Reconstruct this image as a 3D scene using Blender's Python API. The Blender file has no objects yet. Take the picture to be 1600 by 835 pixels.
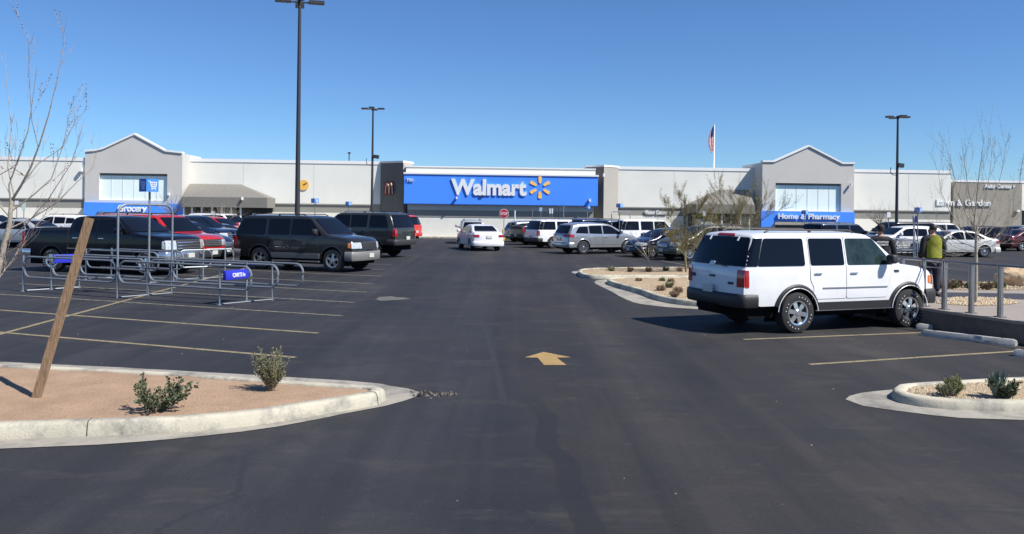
import bpy, bmesh, math, random
from math import sin, cos, pi, radians, sqrt, atan2
from mathutils import Vector, Matrix
import numpy as np
random.seed(7)
SC = bpy.context.scene
COL = SC.collection
# ---------------------------------------------------------------- camera, sky, sun
F, ROLL, CH, YH = 1300.0, 0.012, 2.35, 331.0
cam_d = bpy.data.cameras.new('camera'); cam = bpy.data.objects.new('camera', cam_d); COL.objects.link(cam)
cam_d.sensor_width = 36; cam_d.lens = F/1600*36; cam_d.shift_y = -(417.5-YH)/1600
cam_d.clip_start = .1; cam_d.clip_end = 3000
cam.matrix_world = Matrix.Translation((0, 0, CH)) @ Matrix.Rotation(pi/2, 4, 'X') @ Matrix.Rotation(ROLL, 4, 'Z')
SC.camera = cam
SUN_AZ, SUN_EL = 118.0, 49.0
w = bpy.data.worlds.new('World'); SC.world = w; w.use_nodes = True
nt = w.node_tree; bg = nt.nodes['Background']; sk = nt.nodes.new('ShaderNodeTexSky')
sk.sky_type = 'NISHITA'; sk.sun_disc = False; sk.sun_elevation = radians(SUN_EL); sk.sun_rotation = radians(SUN_AZ)
sk.altitude = 1100; sk.air_density = 1.0; sk.dust_density = 0.0; sk.ozone_density = 3.5
tint = nt.nodes.new('ShaderNodeMix'); tint.data_type = 'RGBA'; tint.blend_type = 'MULTIPLY'; tint.inputs[0].default_value = 1; tint.inputs[7].default_value = (.55, .77, 1.02, 1)
nt.links.new(sk.outputs[0], tint.inputs[6]); nt.links.new(tint.outputs[2], bg.inputs[0]); bg.inputs[1].default_value = 0.088
sd = bpy.data.lights.new('sun', 'SUN'); so = bpy.data.objects.new('sun', sd); COL.objects.link(so)
sd.energy = 4.9; sd.angle = radians(.5); sd.color = (1, .955, .89)
_d = Vector((sin(radians(SUN_AZ))*cos(radians(SUN_EL)), cos(radians(SUN_AZ))*cos(radians(SUN_EL)), sin(radians(SUN_EL))))
so.rotation_euler = _d.to_track_quat('Z', 'Y').to_euler(); so.location = (20, -20, 40)
SC.view_settings.view_transform = 'Standard'; SC.view_settings.look = 'None'
SC.view_settings.exposure = 0.5; SC.view_settings.gamma = 1
SC.render.engine = 'CYCLES'; SC.render.resolution_x = 1024; SC.render.resolution_y = 534

# ---------------------------------------------------------------- survey helpers (photo measurements -> metres)
def ray(px, py):
    dx, dy = px-800, py-YH; c, s = cos(ROLL), sin(ROLL)
    return (dx*c+dy*s)/F, 1.0, -(-dx*s+dy*c)/F
def P(px, py, z=0.0):
    a, b, c = ray(px, py); t = (z-CH)/c
    return Vector((a*t, t, z))
def PD(px, py, D):
    a, b, c = ray(px, py); return Vector((a*D, D, CH+c*D))
LANE = radians(3.9)
O = P(700, 371)
UX = Vector((cos(LANE), sin(LANE), 0)); VX = Vector((-sin(LANE), cos(LANE), 0))
def B(px, py, v):                      # point of the store front on the plane v metres behind the wall line
    r = Vector(ray(px, py)); C0 = Vector((0, 0, CH))
    t = (v-(C0-O).dot(VX))/r.dot(VX); p = C0+r*t-O
    return p.dot(UX), p.z
# ---------------------------------------------------------------- materials
MATS = {}
def mat(name, col, rough=.6, metal=0, var=0, vs=3, bump=0, bs=60, coat=0, spec=.5, emit=None, col2=None, det=6):
    if name in MATS: return MATS[name]
    m = bpy.data.materials.new(name); m.use_nodes = True; n = m.node_tree; b = n.nodes['Principled BSDF']
    b.inputs['Base Color'].default_value = (*col, 1); b.inputs['Roughness'].default_value = rough
    b.inputs['Metallic'].default_value = metal; b.inputs['Coat Weight'].default_value = coat
    b.inputs['Coat Roughness'].default_value = .04; b.inputs['Specular IOR Level'].default_value = spec
    tc = n.nodes.new('ShaderNodeTexCoord')
    if var or col2:
        nz = n.nodes.new('ShaderNodeTexNoise'); nz.inputs['Scale'].default_value = vs; nz.inputs['Detail'].default_value = det
        nz.inputs['Roughness'].default_value = .65
        n.links.new(tc.outputs['Object'], nz.inputs['Vector'])
        rp = n.nodes.new('ShaderNodeValToRGB'); rp.color_ramp.elements[0].position = .3; rp.color_ramp.elements[1].position = .7
        a = [max(0, c*(1-var)) for c in col]; c2 = col2 or [min(1, c*(1+var)) for c in col]
        rp.color_ramp.elements[0].color = (*a, 1); rp.color_ramp.elements[1].color = (*c2, 1)
        n.links.new(nz.outputs['Fac'], rp.inputs['Fac']); n.links.new(rp.outputs[0], b.inputs['Base Color'])
    if bump:
        nb = n.nodes.new('ShaderNodeTexNoise'); nb.inputs['Scale'].default_value = bs; nb.inputs['Detail'].default_value = 4
        n.links.new(tc.outputs['Object'], nb.inputs['Vector'])
        bp = n.nodes.new('ShaderNodeBump'); bp.inputs['Strength'].default_value = bump; bp.inputs['Distance'].default_value = .02
        n.links.new(nb.outputs['Fac'], bp.inputs['Height']); n.links.new(bp.outputs[0], b.inputs['Normal'])
    MATS[name] = m; return m
# asphalt: worn, patched, sealed and dusty areas
def asphalt():
    m = bpy.data.materials.new('asphalt'); m.use_nodes = True; n = m.node_tree; b = n.nodes['Principled BSDF']; L = n.links.new
    def N(t): return n.nodes.new(t)
    tc = N('ShaderNodeTexCoord'); b.inputs['Specular IOR Level'].default_value = .35
    def noise(s, d, r=.6, sc=(1, 1, 1), rot=0, dist=0):
        mp = N('ShaderNodeMapping'); mp.inputs['Scale'].default_value = sc; mp.inputs['Rotation'].default_value = (0, 0, rot)
        L(tc.outputs['Object'], mp.inputs['Vector'])
        z = N('ShaderNodeTexNoise'); z.inputs['Scale'].default_value = s; z.inputs['Detail'].default_value = d; z.inputs['Roughness'].default_value = r
        z.inputs['Distortion'].default_value = dist
        L(mp.outputs[0], z.inputs['Vector']); return z.outputs['Fac']
    def ramp(f, p0, p1, c0, c1):
        r = N('ShaderNodeValToRGB'); r.color_ramp.elements[0].position = p0; r.color_ramp.elements[1].position = p1
        r.color_ramp.elements[0].color = (*c0, 1); r.color_ramp.elements[1].color = (*c1, 1); L(f, r.inputs['Fac']); return r.outputs[0]
    def mix(f, a, c, mode='MIX'):
        x = N('ShaderNodeMix'); x.data_type = 'RGBA'; x.blend_type = mode
        if isinstance(f, float): x.inputs['Factor'].default_value = f
        else: L(f, x.inputs['Factor'])
        for s, v in (('A', a), ('B', c)):
            i = [q for q in x.inputs if q.name == s and q.type == 'RGBA'][0]
            if isinstance(v, tuple): i.default_value = (*v, 1)
            else: L(v, i)
        return [q for q in x.outputs if q.type == 'RGBA'][0]
    base = ramp(noise(.16, 6, .6), .35, .68, (.023, .024, .028), (.043, .0405, .039))
    lane = ramp(noise(.5, 5, .6, (1, .12, 1), -LANE), .35, .7, (.72, .74, .78), (1.28, 1.24, 1.18))
    c = mix(1.0, base, lane, 'MULTIPLY')
    grain = ramp(noise(90, 3, .8), .35, .72, (.62, .62, .63), (1.42, 1.4, 1.38))
    c = mix(1.0, c, grain, 'MULTIPLY')
    sj = N('ShaderNodeSeparateXYZ'); mj = N('ShaderNodeMapping'); mj.inputs['Rotation'].default_value = (0, 0, -LANE)
    L(tc.outputs['Object'], mj.inputs['Vector']); L(mj.outputs[0], sj.inputs[0])
    wob = N('ShaderNodeMath'); wob.operation = 'MULTIPLY_ADD'; wob.inputs[1].default_value = .5; L(noise(.5, 4, .6, (.01, 1, 1)), wob.inputs[0]); L(sj.outputs['X'], wob.inputs[2])
    jr = ramp(wob.outputs[0], 1.02/1, 1.10/1, (0, 0, 0), (1, 1, 1))
    jm = N('ShaderNodeMapRange'); jm.inputs['From Min'].default_value = 1.05; jm.inputs['From Max'].default_value = 1.15; L(wob.outputs[0], jm.inputs['Value'])
    c = mix(jm.outputs[0], mix(1.0, c, (.92, .97, 1.08), 'MULTIPLY'), mix(1.0, c, (1.07, 1.03, 1.0), 'MULTIPLY'))
    g2 = ramp(noise(28, 5, .85), .40, .66, (.80, .80, .81), (1.22, 1.2, 1.18)); c = mix(1.0, c, g2, 'MULTIPLY')
    tyre = ramp(noise(.35, 6, .62, (2.6, .05, 1), -LANE, .2), .44, .60, (.74, .75, .78), (1.16, 1.14, 1.10)); c = mix(1.0, c, tyre, 'MULTIPLY')
    blot = ramp(noise(.9, 8, .72, dist=.6), .50, .66, (0, 0, 0), (1, 1, 1))
    c = mix(blot, c, (.021, .022, .026))
    dust = ramp(noise(.55, 9, .75, (1, 2.2, 1)), .54, .74, (0, 0, 0), (.42, .42, .42))
    c = mix(dust, c, (.085, .074, .062))
    # tar-sealed wandering seams
    def seam(x0, wamp, ns, wid, y0, y1):
        sx = N('ShaderNodeSeparateXYZ'); mp = N('ShaderNodeMapping'); mp.inputs['Rotation'].default_value = (0, 0, -LANE)
        L(tc.outputs['Object'], mp.inputs['Vector']); L(mp.outputs[0], sx.inputs[0])
        cb = N('ShaderNodeCombineXYZ'); L(sx.outputs['Y'], cb.inputs['Y'])
        z = N('ShaderNodeTexNoise'); z.inputs['Scale'].default_value = ns; z.inputs['Detail'].default_value = 5; L(cb.outputs[0], z.inputs['Vector'])
        a = N('ShaderNodeMath'); a.operation = 'MULTIPLY_ADD'; a.inputs[1].default_value = wamp; a.inputs[2].default_value = x0-.5*wamp; L(z.outputs['Fac'], a.inputs[0])
        d = N('ShaderNodeMath'); d.operation = 'SUBTRACT'; L(sx.outputs['X'], d.inputs[0]); L(a.outputs[0], d.inputs[1])
        e = N('ShaderNodeMath'); e.operation = 'ABSOLUTE'; L(d.outputs[0], e.inputs[0])
        f = N('ShaderNodeMapRange'); f.inputs['From Min'].default_value = wid*.8; f.inputs['From Max'].default_value = wid
        f.inputs['To Min'].default_value = 1; f.inputs['To Max'].default_value = 0; L(e.outputs[0], f.inputs['Value'])
        g = N('ShaderNodeMapRange'); g.inputs['From Min'].default_value = y1; g.inputs['From Max'].default_value = y1+1.5
        g.inputs['To Min'].default_value = .75; g.inputs['To Max'].default_value = 0; L(sx.outputs['Y'], g.inputs['Value'])
        h = N('ShaderNodeMapRange'); h.inputs['From Min'].default_value = y0-.5; h.inputs['From Max'].default_value = y0; L(sx.outputs['Y'], h.inputs['Value'])
        k = N('ShaderNodeMath'); k.operation = 'MULTIPLY'; L(f.outputs[0], k.inputs[0]); L(g.outputs[0], k.inputs[1])
        k2 = N('ShaderNodeMath'); k2.operation = 'MULTIPLY'; L(k.outputs[0], k2.inputs[0]); L(h.outputs[0], k2.inputs[1]); return k2.outputs[0]
    c = mix(seam(1.02, .6, .5, .13, 2, 9.4), c, (.0135, .015, .019))
    c = mix(seam(-1.9, 1.6, .9, .035, 2, 7.6), c, (.021, .022, .026))
    c = mix(seam(.62, .35, .12, .05, 10.5, 40), c, (.028, .029, .033))
    pale = ramp(noise(2.4, 9, .8), .60, .70, (0, 0, 0), (.5, .5, .5)); c = mix(pale, c, (.075, .072, .068))
    bits = ramp(noise(38, 1, .5), .775, .79, (0, 0, 0), (1, 1, 1))
    c = mix(bits, c, (.13, .115, .10))
    L(c, b.inputs['Base Color'])
    r = ramp(noise(.9, 5), .35, .7, (.72, .72, .72), (.9, .9, .9)); L(r, b.inputs['Roughness'])
    bp = N('ShaderNodeBump'); bp.inputs['Strength'].default_value = .35; bp.inputs['Distance'].default_value = .006
    L(noise(120, 4, .8), bp.inputs['Height']); L(bp.outputs[0], b.inputs['Normal'])
    return m
M_ASPH = asphalt()
def concrete(name, c, dark, amount=.5):
    m = mat(name, c, .85, 0, .12, 2.2, .3, 45)
    n = m.node_tree; b = n.nodes['Principled BSDF']; prev = b.inputs['Base Color'].links[0].from_socket
    tc = [x for x in n.nodes if x.type == 'TEX_COORD'][0]
    z = n.nodes.new('ShaderNodeTexNoise'); z.inputs['Scale'].default_value = 1.6; z.inputs['Detail'].default_value = 9; z.inputs['Roughness'].default_value = .72
    n.links.new(tc.outputs['Object'], z.inputs['Vector'])
    r = n.nodes.new('ShaderNodeValToRGB'); r.color_ramp.elements[0].position = .47; r.color_ramp.elements[1].position = .64
    r.color_ramp.elements[0].color = (0, 0, 0, 1); r.color_ramp.elements[1].color = (amount, amount, amount, 1)
    n.links.new(z.outputs['Fac'], r.inputs['Fac'])
    x = n.nodes.new('ShaderNodeMix'); x.data_type = 'RGBA'; n.links.new(r.outputs[0], x.inputs[0]); n.links.new(prev, x.inputs[6])
    x.inputs[7].default_value = (*dark, 1); n.links.new(x.outputs[2], b.inputs['Base Color']); return m
M_KERB = concrete('kerb_concrete', (.47, .435, .34), (.16, .155, .145), .9)
M_GUT = concrete('gutter_concrete', (.31, .285, .24), (.12, .115, .105), .8)
M_DIRT = mat('red_dirt', (.34, .232, .155), .95, 0, .17, 2.2, .9, 38, spec=.2, det=12)
M_GRAV = mat('gravel_bed', (.36, .27, .17), .95, 0, .3, 14, .8, 60)
M_STONE = mat('gravel_stones', (.50, .40, .27), .9, 0, .3, 30)
def worn(name, c, amt, sc=9):
    m = mat(name, c, .85, 0, .16, 3, .3, 90); n = m.node_tree; b = n.nodes['Principled BSDF']; prev = b.inputs['Base Color'].links[0].from_socket
    tc = [x for x in n.nodes if x.type == 'TEX_COORD'][0]; z = n.nodes.new('ShaderNodeTexNoise'); z.inputs['Scale'].default_value = sc; z.inputs['Detail'].default_value = 8; z.inputs['Roughness'].default_value = .8
    n.links.new(tc.outputs['Object'], z.inputs['Vector']); r = n.nodes.new('ShaderNodeValToRGB'); r.color_ramp.elements[0].position = amt; r.color_ramp.elements[1].position = amt+.10
    r.color_ramp.elements[0].color = (0, 0, 0, 1); r.color_ramp.elements[1].color = (.9, .9, .9, 1); n.links.new(z.outputs['Fac'], r.inputs['Fac'])
    x = n.nodes.new('ShaderNodeMix'); x.data_type = 'RGBA'; n.links.new(r.outputs[0], x.inputs[0]); n.links.new(prev, x.inputs[6]); x.inputs[7].default_value = (.04, .04, .04, 1); n.links.new(x.outputs[2], b.inputs['Base Color']); return m
M_YEL = worn('yellow_paint', (.25, .205, .12), .52)
M_YEL2 = worn('worn_yellow_paint', (.21, .19, .135), .48)
M_YELA = worn('arrow_paint', (.33, .215, .08), .55, 12)
M_GALV = mat('galvanised_steel', (.25, .275, .30), .5, .45, .1, 8)
M_STEEL = mat('brushed_steel', (.28, .28, .285), .35, .8, .1, 8)
M_WOOD = mat('weathered_wood', (.235, .15, .085), .8, 0, .38, 1, .5, 1)
for n_ in [x for x in M_WOOD.node_tree.nodes if x.type == 'TEX_NOISE']:
    mp_ = M_WOOD.node_tree.nodes.new('ShaderNodeMapping'); mp_.inputs['Scale'].default_value = (60, 60, 2.2)
    M_WOOD.node_tree.links.new(n_.inputs['Vector'].links[0].from_socket, mp_.inputs['Vector']); M_WOOD.node_tree.links.new(mp_.outputs[0], n_.inputs['Vector'])
M_BLUE = mat('sign_blue', (.035, .15, .62), .45)
M_BLUEL = mat('light_sign_blue', (.06, .26, .66), .4)
M_WHITE = mat('white_lettering', (.82, .83, .83), .5)
M_POLE = mat('dark_pole_paint', (.045, .043, .05), .5, .2)
M_BARK = mat('pale_bark', (.33, .29, .23), .85, 0, .25, 9, .4, 40)
M_TWIG = mat('grey_twig', (.22, .165, .13), .85, 0, .2, 9)
M_GTWIG = mat('green_brown_twig', (.20, .165, .085), .85, 0, .3, 4)
M_LEAF = mat('dark_leaf', (.07, .085, .04), .65, 0, .35, 25)
M_LEAF2 = mat('sage_leaf', (.19, .19, .10), .8, 0, .3, 25)
M_LEAF3 = mat('agave_leaf', (.16, .20, .14), .6, 0, .25, 25)
M_DRY = mat('dry_grass', (.24, .17, .11), .9, 0, .3, 25)
M_OLIVE = mat('olive_leaf', (.22, .19, .085), .8, 0, .3, 12)
# ---------------------------------------------------------------- object helpers
def link(name, me, parent=None, m=None, smooth=None):
    o = bpy.data.objects.new(name, me); COL.objects.link(o)
    if parent: o.parent = parent
    if m:
        for x in (m if isinstance(m, (list, tuple)) else [m]): me.materials.append(x)
    if smooth is not None and len(me.polygons):
        me.polygons.foreach_set('use_smooth', [True]*len(me.polygons)); me.set_sharp_from_angle(angle=radians(smooth))
    return o
def tag(o, label=None, cat=None, group=None, kind=None):
    if label: o['label'] = label
    if cat: o['category'] = cat
    if group: o['group'] = group
    if kind: o['kind'] = kind
    return o
def empty(name, loc, rz, label, cat, group=None):
    o = bpy.data.objects.new(name, None); COL.objects.link(o); o.location = loc; o.rotation_euler = (0, 0, rz)
    o.empty_display_size = .3; return tag(o, label, cat, group)
class MB:
    def __init__(s): s.v = []; s.f = []; s.mi = []; s.cur = 0
    def add(s, vs, fs):
        k = len(s.v); s.v += [tuple(v) for v in vs]
        for f in fs: s.f.append([i+k for i in f]); s.mi.append(s.cur)
        return s
    def box(s, x0, x1, y0, y1, z0, z1, M=None):
        vs = [Vector((x, y, z)) for z in (z0, z1) for y in (y0, y1) for x in (x0, x1)]
        if M: vs = [M @ v for v in vs]
        return s.add(vs, [(0, 2, 3, 1), (4, 5, 7, 6), (0, 1, 5, 4), (2, 6, 7, 3), (0, 4, 6, 2), (1, 3, 7, 5)])
    def prism(s, pts, vec, cap=True):          # polygon extruded along a vector
        vec = Vector(vec); n = len(pts); a = [Vector(p) for p in pts]
        fs = [(i, (i+1) % n, n+(i+1) % n, n+i) for i in range(n)]
        if cap: fs += [tuple(range(n))[::-1], tuple(range(n, 2*n))]
        return s.add(a+[p+vec for p in a], fs)
    def tube(s, pts, r, n=8, cap=True):
        pts = [Vector(p) for p in pts]; R = r if isinstance(r, (list, tuple)) else [r]*len(pts)
        vs = []; ref = None
        for i, p in enumerate(pts):
            t = (pts[min(i+1, len(pts)-1)]-pts[max(i-1, 0)])
            if t.length < 1e-9: t = Vector((0, 0, 1))
            t.normalize()
            if ref is None: ref = Vector((0, 0, 1)) if abs(t.z) < .9 else Vector((1, 0, 0))
            a = t.cross(ref); 
            if a.length < 1e-6: a = t.cross(Vector((.3, 1, .2)))
            a.normalize(); b = t.cross(a); ref = b.cross(t) if False else ref
            for k in range(n):
                q = 2*pi*k/n; vs.append(p+a*(cos(q)*R[i])+b*(sin(q)*R[i]))
        fs = [(i*n+k, i*n+(k+1) % n, (i+1)*n+(k+1) % n, (i+1)*n+k) for i in range(len(pts)-1) for k in range(n)]
        if cap: fs += [tuple(range(n))[::-1], tuple(range((len(pts)-1)*n, len(pts)*n))]
        return s.add(vs, fs)
    def lathe(s, prof, n=24, M=None):          # (r, h) around local Y axis
        vs = []
        for k in range(n):
            a = 2*pi*k/n
            for r, h in prof:
                v = Vector((cos(a)*r, h, sin(a)*r)); vs.append(M @ v if M else v)
        m = len(prof)
        fs = [(k*m+i, k*m+i+1, ((k+1) % n)*m+i+1, ((k+1) % n)*m+i) for k in range(n) for i in range(m-1)]
        return s.add(vs, fs)
    def mesh(s, name, fixn=True):
        me = bpy.data.meshes.new(name); me.from_pydata(s.v, [], s.f); me.validate()
        if len(me.polygons) == len(s.mi): me.polygons.foreach_set('material_index', s.mi)
        if fixn:
            bm = bmesh.new(); bm.from_mesh(me); bmesh.ops.recalc_face_normals(bm, faces=bm.faces); bm.to_mesh(me); bm.free()
        return me
    def build(s, name, m, parent=None, smooth=None, fixn=True):
        return link(name, s.mesh(name, fixn), parent, m, smooth)
def rounded_box(x0, x1, y0, y1, z0, z1, r=.03, seg=2):
    bm = bmesh.new(); bmesh.ops.create_cube(bm, size=1)
    for v in bm.verts: v.co = Vector(((x0+x1)/2+v.co.x*(x1-x0), (y0+y1)/2+v.co.y*(y1-y0), (z0+z1)/2+v.co.z*(z1-z0)))
    bmesh.ops.bevel(bm, geom=bm.edges[:], offset=r, segments=seg, affect='EDGES', profile=.5)
    me = bpy.data.meshes.new('rounded_box'); bm.to_mesh(me); bm.free(); return me
def text_mesh(txt, width, height, ext=.03, off=0, align='L'):
    cu = bpy.data.curves.new('lettering', 'FONT'); cu.body = txt; cu.extrude = .02; cu.offset = off; cu.resolution_u = 4
    o = bpy.data.objects.new('lettering', cu); COL.objects.link(o)
    dg = bpy.context.evaluated_depsgraph_get(); dg.update()
    me = bpy.data.meshes.new_from_object(o.evaluated_get(dg)); bpy.data.objects.remove(o)
    c = np.array([v.co for v in me.vertices]); mn, mx = c.min(0), c.max(0)
    # letters stand in the local XZ plane, facing -Y, baseline (descenders aside) at z=0
    capz = mx[1]
    for v in me.vertices:
        x, y, z = v.co; v.co = ((x-mn[0])*width/(mx[0]-mn[0]), -z/.02*ext if True else 0, y*height/capz)
    me.materials.clear()
    return me
def ngrid(poly, du, dv):
    """2D polygon cut by a grid -> (points, faces, boundary edges)"""
    bm = bmesh.new(); vs = [bm.verts.new((p[0], p[1], 0)) for p in poly]; bm.faces.new(vs)
    xs = [p[0] for p in poly]; ys = [p[1] for p in poly]
    for lo, hi, d, no in ((min(xs), max(xs), du, (1, 0, 0)), (min(ys), max(ys), dv, (0, 1, 0))):
        n = int((hi-lo)/d)
        for i in range(1, n+1):
            c = lo+(hi-lo)*i/(n+1); co = (c, 0, 0) if no[0] else (0, c, 0)
            bmesh.ops.bisect_plane(bm, geom=bm.verts[:]+bm.edges[:]+bm.faces[:], plane_co=co, plane_no=no, dist=1e-5)
    bm.verts.index_update(); pts = [(v.co.x, v.co.y) for v in bm.verts]
    fs = [[v.index for v in f.verts] for f in bm.faces]; be = [(e.verts[0].index, e.verts[1].index) for e in bm.edges if e.is_boundary]
    bm.free(); return pts, fs, be
def rpoly(poly, r, seg=3):
    """round the corners of a 2D polygon"""
    out = []; n = len(poly)
    for i in range(n):
        p = Vector(poly[i]); a = Vector(poly[i-1])-p; b = Vector(poly[(i+1) % n])-p
        k = min(r, a.length*.45, b.length*.45); A = p+a.normalized()*k; Bq = p+b.normalized()*k
        for j in range(seg+1):
            t = j/seg; q = A*(1-t)**2+p*2*t*(1-t)+Bq*t*t; out.append((q.x, q.y))
    return out
# ---------------------------------------------------------------- vehicles
M_GLASS = mat('tinted_glass', (.005, .006, .009), .04, 0, spec=.32)
M_GLASS2 = mat('clear_car_glass', (.022, .036, .034), .04, 0, .6, 5, spec=.4)
M_TYRE = mat('tyre_rubber', (.022, .022, .023), .85, 0, .2, 20)
M_TRIM = mat('black_plastic_trim', (.03, .03, .032), .6)
M_CHROME = mat('chrome', (.78, .79, .81), .2, .9)
M_RIM = mat('alloy_rim', (.55, .55, .56), .28, .85)
M_RIMD = mat('dark_alloy_rim', (.22, .22, .22), .35, .7)
M_RED = mat('tail_light_red', (.36, .012, .015), .12, 0, coat=1)
M_LAMP = mat('headlight_lens', (.62, .63, .62), .08, .3, .25, 14, coat=1)
M_AMB = mat('amber_lens', (.75, .20, .03), .2, 0, coat=1)
M_PLATE = mat('licence_plate', (.55, .55, .52), .4, 0, .25, 40)
M_UNDER = mat('underbody_black', (.008, .008, .008), .95, spec=.1)
M_SEAM = mat('panel_gap', (.03, .03, .03), .9)
M_GREYTRIM = mat('grey_lower_cladding', (.16, .155, .145), .5)
def paint(name, c, metal=0, rough=.35):
    return mat(name, c, rough, metal, .06, 1.5, coat=.65 if max(c) < .1 else .8, spec=.35)
SPECS = dict(
 suv=dict(L=5.2, W=2.0, wb=3.02, ro=1.23, wr=.385, zb=.47, belt=1.26, tum=.20, r=.09, bow=(.10, .22),
  prof=[(0, .55), (.015, 1.15), (.05, 1.22), (.36, 1.86), (.50, 1.93), (.9, 1.955), (3.0, 1.95), (3.30, 1.90), (4.02, 1.31), (4.15, 1.27), (4.85, 1.20), (5.08, 1.11), (5.17, .98), (5.2, .55)],
  wins=[[(.40, 1.28), (1.44, 1.28), (1.44, 1.84), (.62, 1.84)], [(1.58, 1.28), (2.47, 1.28), (2.47, 1.84), (1.58, 1.84)], [(2.55, 1.28), (3.82, 1.28), (3.30, 1.84), (2.55, 1.84)]],
  doors=[[(1.60, .58), (2.51, .58), (2.51, 1.87), (1.56, 1.87), (1.56, .98), (1.66, .8)], [(2.51, .58), (3.62, .58), (3.70, .95), (3.86, 1.27), (3.36, 1.87), (2.51, 1.87)]],
  wsh=(1.34, 1.86, .88, .72), rwin=(1.27, 1.85, .955, .80), pillar=[(.058, 1.28), (.385, 1.28), (.60, 1.84), (.385, 1.84)], tail=(.80, .86, 1.20, .13), head=(.52, .84, 1.04, .22), grille=(.50, .80, 1.06), plate=(.70, .55), rack=True),
 lifted=dict(base='suv'),
 pickup=dict(L=5.85, W=2.03, wb=3.65, ro=1.25, wr=.40, zb=.52, belt=1.30, tum=.20, r=.08, bow=(.04, .22),
  prof=[(0, .62), (.012, 1.36), (.05, 1.42), (1.86, 1.43), (1.90, 1.46), (2.02, 1.78), (2.15, 1.86), (2.6, 1.885), (3.4, 1.88), (3.66, 1.83), (4.40, 1.37), (4.55, 1.33), (5.55, 1.25), (5.76, 1.14), (5.82, 1.0), (5.85, .6)],
  wins=[[(2.10, 1.36), (2.98, 1.36), (2.98, 1.76), (2.20, 1.76)], [(3.07, 1.36), (4.18, 1.36), (3.68, 1.76), (3.07, 1.76)]],
  doors=[[(2.0, .60), (3.02, .60), (3.02, 1.81), (2.16, 1.81), (2.03, 1.5)], [(3.02, .60), (4.08, .60), (4.14, 1.0), (4.25, 1.33), (3.72, 1.81), (3.02, 1.81)]],
  wsh=(1.40, 1.81, .90, .74), rwin=(1.50, 1.78, .74, .68), tail=(.88, .92, 1.34, .10), head=(.58, .84, 1.12, .20), grille=(.62, .78, 1.14), plate=(.62, .5), rack=False, bed=(.12, 1.84)),
 sedan=dict(L=4.6, W=1.78, wb=2.65, ro=1.03, wr=.325, zb=.30, belt=.95, tum=.42, r=.09, bow=(.16, .30),
  prof=[(0, .42), (.03, .90), (.10, 1.0), (.22, 1.04), (.70, 1.08), (1.05, 1.26), (1.40, 1.40), (1.8, 1.46), (2.3, 1.47), (2.75, 1.41), (3.50, 1.03), (3.62, .98), (4.2, .86), (4.48, .74), (4.57, .62), (4.6, .38)],
  wins=[[(.98, 1.02), (1.24, 1.01), (1.44, 1.33), (1.36, 1.31)], [(1.30, .99), (2.10, .98), (2.10, 1.38), (1.55, 1.35)], [(2.17, .98), (3.36, .98), (2.72, 1.34), (2.40, 1.39), (2.17, 1.385)]],
  doors=[[(1.42, .38), (2.13, .38), (2.13, 1.41), (1.50, 1.38), (1.26, .97), (1.38, .72)], [(2.13, .38), (3.18, .38), (3.24, .7), (3.42, .97), (2.74, 1.37), (2.13, 1.41)]],
  wsh=(1.05, 1.39, .86, .70), rwin=(1.11, 1.39, .76, .62), tail=(.52, .77, .92, .26), head=(.42, .60, .76, .42), grille=(.36, .46, .66), plate=(.72, .4), rack=False),
 crossover=dict(L=4.89, W=1.84, wb=2.89, ro=1.04, wr=.36, zb=.38, belt=1.10, tum=.30, r=.10, bow=(.14, .30),
  prof=[(0, .5), (.03, .98), (.10, 1.10), (.40, 1.56), (.52, 1.63), (.95, 1.69), (1.9, 1.71), (2.6, 1.68), (2.95, 1.60), (3.72, 1.17), (3.90, 1.12), (4.5, 1.0), (4.78, .86), (4.86, .72), (4.89, .42)],
  wins=[[(.52, 1.16), (1.34, 1.13), (1.34, 1.52), (.80, 1.50)], [(1.42, 1.13), (2.24, 1.11), (2.24, 1.57), (1.42, 1.55)], [(2.32, 1.11), (3.58, 1.11), (2.88, 1.52), (2.6, 1.57), (2.32, 1.57)]],
  doors=[[(1.50, .50), (2.28, .50), (2.28, 1.61), (1.38, 1.58), (1.38, .9), (1.46, .72)], [(2.28, .50), (3.36, .50), (3.42, .8), (3.64, 1.10), (2.92, 1.56), (2.28, 1.61)]],
  wsh=(1.19, 1.60, .86, .72), rwin=(1.13, 1.56, .78, .66), tail=(.52, .92, 1.10, .30), head=(.50, .70, .88, .40), grille=(.42, .62, .84), plate=(.72, .45), rack=False),
)
WHEELS = {}
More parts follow.
